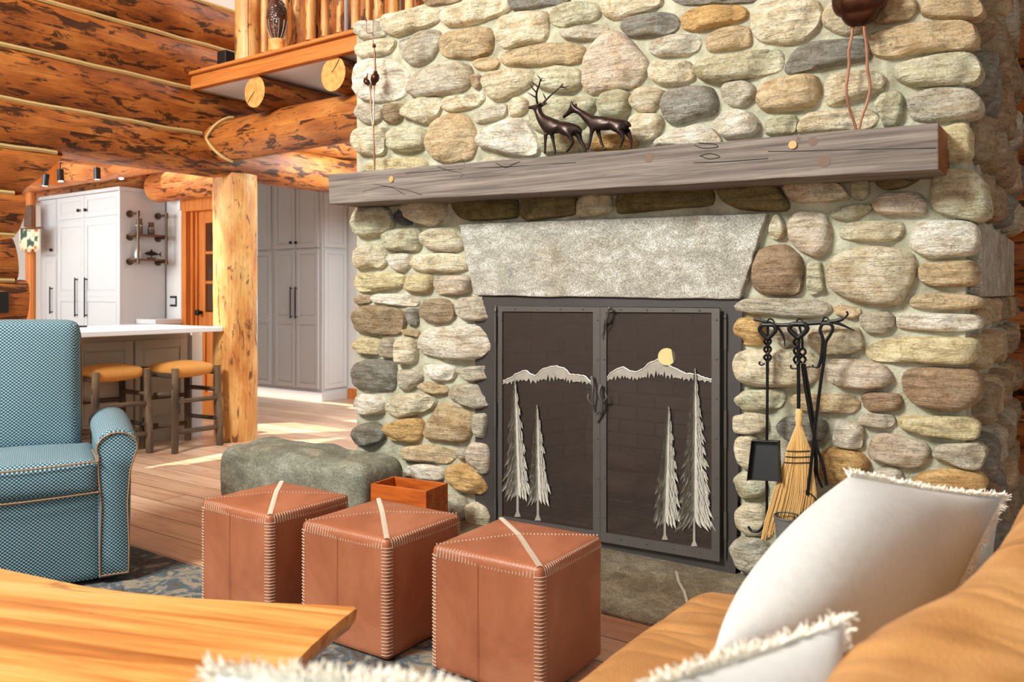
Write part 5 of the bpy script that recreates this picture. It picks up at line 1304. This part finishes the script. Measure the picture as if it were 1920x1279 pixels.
pf = MB().box((-9.50, 4.30, 1.97), (-9.34, 4.33, 2.2)); tag(pf.build('dark_panel', 'brown_wood', bevel=0.004), 'dark framed panel above the floral valance', 'panel')

# ================================================================== STOOLS
def stool(name, lab):
    s = empty(name, (0, 0, 0)); tag(s, lab, 'bar stool', 'branch legged bar stools at the breakfast bar')
    hx, hy = 0.19, 0.20; rg = random.Random(len(lab)); k = 0
    for sx_ in (-1, 1):
        for sy in (-1, 1):
            MB().log((sx_*hx*1.08, sy*hy*1.08, 0), (sx_*hx, sy*hy, 0.66), 0.026, seed=200+k, seg=12, step=0.03, wob=0.28, capmat=1).build('leg', ['dlog', 'end'], s); k += 1
    for z, both in ((0.20, 1), (0.44, 1)):
        for sy in (-1, 1): MB().log((-hx*1.02, sy*hy*1.04, z+0.015*sy), (hx*1.02, sy*hy*1.04, z+0.02), 0.018, seed=210+k, seg=10, step=0.03, wob=0.25).build('stretcher', 'dlog', s); k += 1
        for sx_ in (-1, 1): MB().log((sx_*hx*1.04, -hy*1.02, z-0.04), (sx_*hx*1.04, hy*1.02, z-0.05), 0.018, seed=210+k, seg=10, step=0.03, wob=0.25).build('stretcher', 'dlog', s); k += 1
    for sy in (-1, 1): MB().log((-hx, sy*hy, 0.60), (hx, sy*hy, 0.60), 0.02, seed=230+k, seg=10, step=0.03, wob=0.2).build('seat_rail', 'dlog', s); k += 1
    m = MB(); m.soft((0, 0, 0.632), (0.18, 0.195, 0.042), 0.04, bulge=(0.0, 0.0, 0.03), n=10); m.build('seat_cushion', 'suede', s); return s
def put(s, px, py, rz):
    p = PZ(px, py, 0); s.location = (p.x, p.y, 0.003); s.rotation_euler = (0, 0, rz)
a = stool('bar_stool', 'branch legged bar stool with tan seat standing next to the log post'); put(a, 340, 838, radians(4))
b = copy_tree(a); put(b, 205, 852, radians(-2)); b['label'] = 'branch legged bar stool with tan seat just behind the blue armchair'

# ================================================================== LOFT RAIL
def rpost(px, yb_, w_, Y, seed, name, lab, cat, group=None, top=-260):
    p = PY(px, yb_, Y); r = w_*FPd(p)/2
    o = MB().log((p.x, p.y, p.z), (p.x, p.y, 4.25), r, seed=seed, seg=20 if r > 0.05 else 12, step=0.08, wob=0.12 if r < 0.05 else 0.05).build(name, ['post']); tag(o, lab, cat, group); return o
def FPd(p): return (p.x*-SN+p.y*CS)/FP
zr = 3.012
o = MB().log((PY(465, 105, 4.08).x, 4.08, zr), (PY(465, 105, 4.08).x, 4.08, 4.6), 0.098, seed=301, seg=24, wob=0.05).build('newel_post', ['post']); tag(o, 'thick peeled log newel post at the left end of the loft railing', 'post')
MB().tube([(o.location.x+PY(467, 0, 3.984).x, 3.979, zr), (PY(466, 0, 3.984).x+0.004, 3.977, 3.35), (PY(468, 0, 3.984).x, 3.979, 3.9)], 0.003, 4).build('drying_crack', 'soot', o)
rl = MB().box((PY(489, 90, 4.12).x, 4.12, zr), (-3.35, 4.16, zr+0.10)); tag(rl.build('bottom_rail', 'fascia', smooth=False, bevel=0.006), 'flat bottom rail of the loft railing', 'rail')
bal = [(496, 14), (535, 10), (556, 17), (582, 20), (609, 17), (638, 16), (667, 19), (690, 10), (711, 22), (738, 24), (768, 20)]
for i, (px, w_) in enumerate(bal):
    p = PY(px, 60, 4.14); r = w_*FPd(p)/2
    a_ = MB(); a_.log((p.x, 4.14, zr+0.10), (p.x, 4.14, 4.2), r*0.92, seed=310+i, seg=14, step=0.07, wob=0.14)
    tag(a_.build('baluster', ['post']), 'slim peeled log baluster in the loft railing', 'baluster', 'balusters of the loft railing')
for i, b_ in enumerate([o for o in COL.objects if o.name.startswith('baluster')]):
    pl = ['nearest the thick newel post', 'just right of the dark egg ornament', 'third from the newel post', 'fourth from the newel post', 'fifth from the newel post', 'sixth from the newel post', 'left of the chimney corner', 'thin one behind the crane heads', 'beside the top left stones of the chimney', 'second along the top left stones of the chimney', 'rightmost, half behind the chimney stones'][i]
    b_['label'] = 'peeled log baluster of the loft railing, '+pl
# ornament on stump
e = empty('egg_ornament', (0, 0, 0)); p = PY(519, 80, 3.955); e.location = (p.x, 3.955, 3.012)
tag(e, 'dark brown egg shaped ornament with scaly texture on a pale stump at the loft edge', 'ornament')
MB().lathe([(0.068, 0), (0.066, 0.05), (0.070, 0.085)], (0, 0, 0), 20, 0.8).build('stump', 'end', e)
M['scaly'] = None
t = NT('scaly_brown'); vv = t.coord('Object'); vo_ = t.add('ShaderNodeTexVoronoi', Vector=vv, Scale=55.0); nn_ = t.noise(vv, 8, 3)
t.bump(vo_.outputs[0], 0.6, 0.01); M['scaly'] = t.base(t.mix(vo_.outputs[0], t.ramp(nn_, [(0.4, srgb(128, 66, 40)), (0.6, srgb(40, 20, 14))]), srgb(40, 22, 16)), 0.3)
MB().lathe([(0.03, 0.085), (0.045, 0.11), (0.066, 0.17), (0.078, 0.24), (0.076, 0.30), (0.06, 0.35), (0.03, 0.385), (0.012, 0.40), (0.014, 0.42)], (0, 0, 0), 28, 0.9).build('egg_body', 'scaly', e)
rb_ = MB()
for k in range(12):
    an = 2*pi*k/12; rb_.tube([Vector((rr*cos(an), rr*0.92*sin(an), z)) for rr, z in ((0.035, 0.086), (0.052, 0.11), (0.072, 0.16), (0.083, 0.22))], 0.0025, 5)
rb_.build('wire_cage', 'silverd', e)
p = PY(421, 108, 4.02); sp = MB().box((p.x-0.055, 3.99, 3.03), (p.x+0.055, 4.10, 3.15)).box((p.x-0.02, 4.02, 3.012), (p.x+0.02, 4.06, 3.03)); tag(sp.build('small_speaker', 'blackp', smooth=False, bevel=0.006), 'small black cube speaker on the loft edge left of the newel post', 'speaker')
# ================================================================== RUG, OTTOMANS
rg_ = MB().box((-5.2, -1.6, 0.001), (-0.95, 2.25, 0.011)); tag(rg_.build('area_rug', 'rug', smooth=False), 'distressed blue and brown rug under the leather cube stools', 'rug')
OS, OH = 0.425, 0.41
def ottoman(lab, at):
    e = empty('cube_ottoman'); tag(e, lab, 'ottoman', 'cognac leather cube ottomans in a row'); e.location = at
    m = MB(); hx, hy, hz = OS/2, OS/2*0.96, OH/2
    m.soft((0, 0, hz), (hx, hy, hz), 0.020, bulge=(0.002, 0.002, 0.0), n=20)
    for v in m.v:
        if v.z > OH-0.03: # shallow pyramid top
            k = max(abs(v.x)/hx, abs(v.y)/hy); v.z += 0.020*max(0, 1-k)
        v += mnoise.noise_vector(v*9)*0.0016
    m.build('leather_cover', 'leather', e)
    s = MB(); r = 0.0014; q = 0.022
    def st(c, a, b, l1=0.015, l2=0.013):   # stitch crossing an edge at c; a, b = inward directions along both faces
        a, b = Vector(a), Vector(b); c = Vector(c); o_ = -(a+b).normalized()
        s.tube([c+a*(q+l1)-b*0.0012, c+a*q*0.55-b*(-0.0012)*0+o_*-0.003, c+(a+b)*0.0055, c+b*q*0.55+o_*-0.003, c+b*(q+l2)-a*0.0012], r, 5)
    n = 30
    for i in range(n):
        f = -1+2*(i+0.5)/n; fx, fy = f*(hx-0.02), f*(hy-0.02)
        kx, ky = 0, 0
        for sg in (-1, 1):
            st((fx, sg*hy, OH+0.0005), (0, -sg, 0), (0, 0, -1)); st((sg*hx, fy, OH+0.0005), (-sg, 0, 0), (0, 0, -1))
    for i in range(32):
        z = 0.02+(OH-0.05)*i/31
        for sx in (-1, 1):
            for sy in (-1, 1): st((sx*(hx+0.001), sy*(hy+0.001), z), (-sx, 0, 0), (0, -sy, 0), 0.004, 0.004)
    def ztop(x, y): return OH+0.020*max(0, 1-max(abs(x)/hx, abs(y)/hy))+0.001
    # heavy diagonal band (near corner to far corner) and fine dotted diagonal
    for i in range(64):
        f = -0.93+1.86*i/63; x, y = f*hx, -f*hy; d = Vector((hy, hx, 0)).normalized()*0.009
        s.tube([Vector((x, y, ztop(x, y)-0.001))-d, Vector((x, y, ztop(x, y)+0.0015)), Vector((x, y, ztop(x, y)-0.001))+d], 0.0022, 5)
    for i in range(46):
        f = -0.93+1.86*i/45; x, y = f*hx, f*hy; d = Vector((-hy, hx, 0)).normalized()*0.004
        s.tube([Vector((x, y, ztop(x, y)))-d, Vector((x, y, ztop(x, y)+0.001))+d], 0.0017, 5)
    o = s.build('edge_stitching', 'thread', e); o['kind'] = 'stuff'; o['label'] = 'cream whip stitching along the edges'
    sm = MB()
    for sg in (-1,):
        sm.tube([(-0.02, sg*(hy+0.0055), 0.02), (-0.02, sg*(hy+0.0062), OH/2), (-0.02, sg*(hy+0.003), OH-0.025)], 0.0009, 4)
    sm.build('side_seam', 'leather', e); return e
N1, N2, N3 = (-2.507, 1.99), (-1.939, 2.015), (-1.365, 2.09)
o1 = ottoman('leftmost of the three brown leather cube ottomans, nearest the blue armchair', (N1[0]-OS/2, N1[1]+OS/2, 0.012))
o2 = copy_tree(o1); o2.location = (N2[0]-OS/2, N2[1]+OS/2, 0.012); o2.rotation_euler = (0, 0, radians(1)); o2['label'] = 'middle one of the three brown leather cube ottomans, in front of the wooden box'
o3 = copy_tree(o1); o3.location = (N3[0]-OS/2, N3[1]+OS/2-0.02, 0.012); o3.rotation_euler = (0, 0, radians(2)); o3['label'] = 'rightmost of the three brown leather cube ottomans, nearest the sofa'

# ================================================================== COFFEE TABLE
ang = radians(20); tz = 0.45
ca, sa = cos(-ang), sin(-ang)
top_px = [(-420, 1010), (-200, 1032), (0, 1066), (80, 1083), (160, 1100), (250, 1112), (350, 1121), (500, 1130), (600, 1134), (663, 1137), (668, 1141), (640, 1162), (612, 1186), (585, 1210), (560, 1236), (500, 1320), (300, 1420), (0, 1440), (-500, 1440)]
T_ = [PZ(x, y, tz) for x, y in top_px]; tc = Vector((-1.75, 1.75, 0)); tb = empty('coffee_table', tc, ang); tag(tb, 'golden live edge wood slab coffee table in the lower left foreground', 'coffee table')
def toloc(p): d = p-tc; return Vector((d.x*ca-d.y*sa, d.x*sa+d.y*ca, d.z))
L_ = [toloc(p) for p in T_]
cc = sum(L_, Vector())/len(L_)
m = MB(); n = len(L_); rings = [(0.0, 1.0), (-0.006, 1.004), (-0.03, 0.996), (-0.052, 0.965), (-0.064, 0.93)]
for dz, sc in rings:
    for p in L_: m.v.append(Vector((cc.x+(p.x-cc.x)*sc, cc.y+(p.y-cc.y)*sc, p.z+dz)))
m.face(list(range(n))); m.face([4*n+i for i in range(n)][::-1])
for r in range(4):
    for i in range(n): m.face([r*n+i, (r+1)*n+i, (r+1)*n+(i+1) % n, r*n+(i+1) % n])
m.build('slab_top', 'table', tb, auto=30)
for sx_ in (-0.62, 0.25):
    l = MB(); l.box((cc.x+sx_-0.03, cc.y-0.16, 0.012), (cc.x+sx_+0.03, cc.y+0.16, tz-0.066)); l.build('leg', 'table', tb, smooth=False, bevel=0.01)

# ================================================================== ARMCHAIR
ac = empty('armchair', (-3.40, 1.98, 0), radians(35.1+29)); tag(ac, 'blue basketweave upholstered armchair with tan piping and rolled arms', 'armchair')
W = 0.86
def cush(name, c, half, r, bulge, n=12, rot=None):
    m = MB(); m.soft(c, half, r, bulge, n, mat=rot); return m.build(name, 'weave', ac, boxuv=True)
# front panel / base
cush('front_panel', (-W/2, 0.06, 0.235), (W/2-0.115, 0.045, 0.205), 0.02, (0, 0.012, 0)).name = 'front_panel'
cush('base', (-W/2, 0.40, 0.22), (W/2-0.06, 0.33, 0.17), 0.03, (0, 0, 0))
cush('seat_cushion', (-W/2, 0.26, 0.47), (W/2-0.125, 0.27, 0.072), 0.035, (0, 0.015, 0.028))
tilt = Matrix.Rotation(radians(-13), 4, 'X')
cush('backrest', (-W/2-0.02, 0.60, 0.80), (W/2-0.16, 0.10, 0.315), 0.05, (0.0, 0.035, 0.012), 14, tilt)
def arm(x0, x1, nm):
    """x0<x1: arm block with rolled top, profile extruded along y"""
    m = MB(); prof = []
    w_ = x1-x0; cx = (x0+x1)/2+(0.012 if x1 > -0.01 else -0.012); R = w_/2+0.016; zc_ = 0.600
    prof = [(x0+0.01, 0.035)]+[(x0+0.008, 0.15), (x0+0.004, 0.35), (x0, 0.50)]
    for k in range(15):
        a = radians(205-230*k/14); prof.append((cx+R*cos(a)*(1.0), zc_+R*sin(a)*0.80))
    prof += [(x1, 0.50), (x1-0.002, 0.35), (x1-0.006, 0.15), (x1-0.01, 0.035)]
    n = len(prof); ysn = [0.0, 0.006, 0.02, 0.10, 0.2, 0.3, 0.42, 0.54, 0.66, 0.70, 0.715]
    for j, y in enumerate(ysn):
        inset = {0: 0.018, 1: 0.006, 2: 0.0, len(ysn)-1: 0.03, len(ysn)-2: 0.008}.get(j, 0)
        for x, z in prof:
            dx, dz = x-cx, z-0.36; L = sqrt(dx*dx+dz*dz); fl = 0.012*min(1, y/0.5)*(1 if z > 0.5 else 0)
            m.v.append(Vector((x-dx/L*inset+ (dx/L)*fl, y, max(0.03, z-dz/L*inset)+0.02*min(1, y/0.4)*(z > 0.55))))
    for j in range(len(ysn)-1):
        for i in range(n):
            m.face([j*n+i, j*n+(i+1) % n, (j+1)*n+(i+1) % n, (j+1)*n+i][::-1])
    m.face([i for i in range(n)]); m.face([(len(ysn)-1)*n+i for i in range(n)][::-1])
    bm_ = m.build(nm, 'weave', ac, boxuv=True, auto=50)
    wm = MB(); P = []
    for x, z in prof: 
        dx, dz = x-cx, z-0.36; L = sqrt(dx*dx+dz*dz); P.append(Vector((x-dx/L*0.014, -0.002, max(0.03, z-dz/L*0.014))))
    wm.tube(P+[P[0]], 0.0038, 6); wm.build('piping', 'welt', bm_)
    return bm_
arm(-0.135, 0.0, 'armrest'); arm(-W, -W+0.135, 'armrest')
wp = MB()
for z in (0.405, 0.535):
    wp.tube(bez([Vector((x, y, z+0.004*cos(x*6))) for x, y in ((-0.14, 0.30), (-0.135, 0.02), (-0.155, -0.012), (-W/2, -0.028), (-W+0.155, -0.012), (-W+0.135, 0.02))], 8), 0.0038, 6)
wp.build('seat_piping', 'welt', ac)
bp = MB();  zz = [(-0.108, 0.48), (-0.100, 0.6), (-0.098, 0.75), (-0.098, 0.95), (-0.106, 1.07), (-0.14, 1.105), (-0.3, 1.115), (-0.5, 1.115), (-0.7, 1.11), (-0.76, 1.06)]
zz2 = [(x-0.058, z) for x, z in zz]
bp.tube(bez([Vector((x-0.02, 0.5+(z-0.5)*0.235-0.012*(z > 1.09), z)) for x, z in zz2], 6), 0.004, 6); bp.build('back_piping', 'welt', ac)
lg = MB()
for x in (-0.1, -W+0.1):
    for y in (0.1, 0.62): MB().box((x-0.025, y-0.025, 0.012), (x+0.025, y+0.025, 0.06)).build('foot', 'brown_wood', ac, smooth=False)

# ================================================================== SOFA
so_ = empty('leather_sofa', (-0.45, 1.2, 0)); OL = Vector(so_.location); tag(so_, 'tan leather sofa in the lower right foreground with pillows on it', 'sofa')
SL2 = -OL
# base and seat cushions
m = MB(); m.soft((-0.50, 1.18, 0.17), (0.335, 0.98, 0.14), 0.03, (0, 0, 0), 8); m.build('base', 'sofa', so_, loc=SL2)
def seatc(y0, y1, nm='seat_cushion'):
    m = MB(); m.soft((-0.52, (y0+y1)/2, 0.375), (0.375, (y1-y0)/2, 0.098), 0.085, (0.015, 0.0, 0.012), 22)
    for v in m.v:
        k = mnoise.noise(Vector((v.x*4, v.y*9, 1)))*0.012+mnoise.noise(Vector((v.x*9, v.y*26, 5)))*0.006
        fold = 0.014*abs(sin((v.y*1.0+v.x*0.45)*22+mnoise.noise(v*5)*2))*max(0, min(1, (v.y-(y1-0.30))/0.25))
        if v.z > 0.35: v.z += k-fold
    return m.build(nm, 'sofa', so_, loc=SL2, auto=80)
seatc(1.14, 2.17); seatc(0.22, 1.13)
# back roll follows a gently curved crest
Yc = [0.25, 0.6, 0.883, 1.021, 1.21, 1.336, 1.46, 1.676, 1.9, 2.1]; Xc = [-0.235, -0.232, -0.226, -0.223, -0.18, -0.14, -0.121, -0.098, -0.085, -0.08]
m = MB(); N = 60; prof = []
sec = [(-0.09, 0.16), (-0.115, 0.40), (-0.12, 0.62), (-0.115, 0.74), (-0.085, 0.815), (-0.035, 0.846), (0.03, 0.850), (0.10, 0.842), (0.16, 0.80), (0.20, 0.72), (0.21, 0.55), (0.20, 0.3), (0.18, 0.10)]
sec = [(p.x, p.y) for p in bez([Vector((a, b, 0)) for a, b in sec], 4)]
ns = len(sec)
for i in range(N+1):
    y = 0.22+1.95*i/N
    j = max(q for q in range(len(Yc)) if Yc[q] <= y+1e-6) if y > Yc[0] else 0; j = min(j, len(Yc)-2)
    f = (y-Yc[j])/(Yc[j+1]-Yc[j]); xc = Xc[j]+(Xc[j+1]-Xc[j])*f+0.055
    endf = min(1, min((y-0.22), (2.17-y))/0.07); ins = 0.05*(1-sqrt(max(0, 1-(1-endf)**2)))
    for x, z in sec:
        wr_ = mnoise.noise(Vector((x*5, y*6, z*5)))*0.012+mnoise.noise(Vector((x*5+y*2, y*22+x*14, z*7)))*0.006
        m.v.append(Vector((xc+x*(1-ins*4)+wr_*0.6, y, z-ins*(1 if z > 0.5 else 0)+wr_*(1 if z > 0.6 else 0))))
for i in range(N):
    for k in range(ns-1): m.face([i*ns+k, i*ns+k+1, (i+1)*ns+k+1, (i+1)*ns+k][::-1])
    m.face([i*ns+ns-1, i*ns, (i+1)*ns, (i+1)*ns+ns-1][::-1])
m.face([k for k in range(ns)]); m.face([N*ns+k for k in range(ns)][::-1])
m.build('backrest', 'sofa', so_, loc=SL2, auto=80)

# ================================================================== PILLOWS
rp = random.Random(9)
def pillow(lab, C4, thick, seed, group=None, fringe_sides=(0, 1, 2, 3), fl=0.022, dens=1.0, mat='linen', fr_r=0.0016, bow=0.0, asym=0.0):
    """C4 = top-left, top-right, bottom-right, bottom-left world corners"""
    A, B, C, D = [Vector(c) for c in C4]; ctr = (A+B+C+D)/4
    nrm = (B-A).cross(D-A).normalized(); toC = Vector((0, 0, H))-ctr
    if nrm.dot(toC) < 0: nrm = -nrm
    e = empty('throw_pillow', ctr); tag(e, lab, 'pillow', group)
    m = MB(); n = 22; so = seed*3.7
    def surf(u, v, sg):
        # u, v in -1..1
        uu, vv = u*(1-0.05*(1-v*v)*abs(u)**2), v*(1-0.05*(1-u*u)*abs(v)**2)
        if u < 0: uu *= 1+bow*(1-v*v)
        p = (A*(1-uu)*(1+vv)+B*(1+uu)*(1+vv)+C*(1+uu)*(1-vv)+D*(1-uu)*(1-vv))/4
        h = max(0, (1-abs(u)**2.6)*(1-abs(v)**2.6))**0.55
        h *= 1-asym*0.5*(1+u)
        h += 0.06*mnoise.noise(Vector((u*2+so, v*2, sg)))*h
        return p+nrm*sg*thick*h-ctr
    for sg in (1, -1):
        b0 = len(m.v)
        for i in range(n+1):
            for j in range(n+1):
                u, v = sin((-1+2*i/n)*pi/2), sin((-1+2*j/n)*pi/2); m.v.append(surf(u, v, sg))
        for i in range(n):
            for j in range(n):
                q = [b0+i*(n+1)+j, b0+(i+1)*(n+1)+j, b0+(i+1)*(n+1)+j+1, b0+i*(n+1)+j+1]; m.face(q if sg > 0 else q[::-1])
    m.build('cover', mat, e, auto=85)
    f = MB()
    edges = [((-1, 1), (1, 1)), ((1, 1), (1, -1)), ((1, -1), (-1, -1)), ((-1, -1), (-1, 1))]
    for k in fringe_sides:
        (u0, v0), (u1, v1) = edges[k]; P0, P1 = surf(u0, v0, 1), surf(u1, v1, 1); L = (P1-P0).length; cnt = int(L*760*dens)
        for i in range(cnt):
            t = (i+rp.random())/cnt; u, v = u0+(u1-u0)*t, v0+(v1-v0)*t; p = surf(u, v, 1)
            out = (p-(surf(u*0.93, v*0.93, 1)+surf(u*0.93, v*0.93, -1))/2).normalized()
            d1 = (out+nrm*rp.uniform(-0.7, 0.7)+(P1-P0).normalized()*rp.uniform(-0.8, 0.8)).normalized(); l = fl*rp.uniform(0.5, 1.15)
            d2 = (d1+Vector((rp.uniform(-1, 1), rp.uniform(-1, 1), rp.uniform(-1, 0.6)))*0.7).normalized()
            f.tube([p-out*0.004, p+d1*l*0.5, p+d1*l*0.5+d2*l*0.5], [fr_r, fr_r, fr_r*0.6], 3, cap=False)
    o = f.build('fringe', 'fringe', e); o['kind'] = 'stuff'; o['label'] = 'frayed cream fringe'
    return e
pillow('large cream pillow with frayed edges standing at the far end of the sofa', (PD(1592, 893, 1.75), PD(1880, 932, 1.98), PD(1705, 1300, 1.62), PD(1338, 1225, 1.45)), 0.125, 1, fringe_sides=(0, 1), fr_r=0.0017, fl=0.02, dens=3.2, bow=0.22, asym=0.72)
pillow('beige pillow wedged between the large cream pillow and the sofa back', (PD(1700, 935, 2.12), PD(1872, 965, 2.16), PD(1850, 1180, 1.78), PD(1600, 1200, 1.72)), 0.05, 2, fringe_sides=())
pillow('blurred cream pillow in the near foreground with its fringed edge below the large pillow', (PD(1215, 1290, 0.86), PD(1580, 1166, 1.00), PD(1560, 1560, 0.86), PD(1260, 1640, 0.80)), 0.05, 3, fringe_sides=(0, 1), fl=0.02, dens=2.2)
pillow('blurred pillow at the bottom edge of the picture, its white fringe over the coffee table', (PD(405, 1262, 0.86), PD(850, 1300, 0.80), PD(800, 1700, 0.72), PD(420, 1640, 0.78)), 0.06, 4, fringe_sides=(0, 3), fl=0.024, dens=3.0)
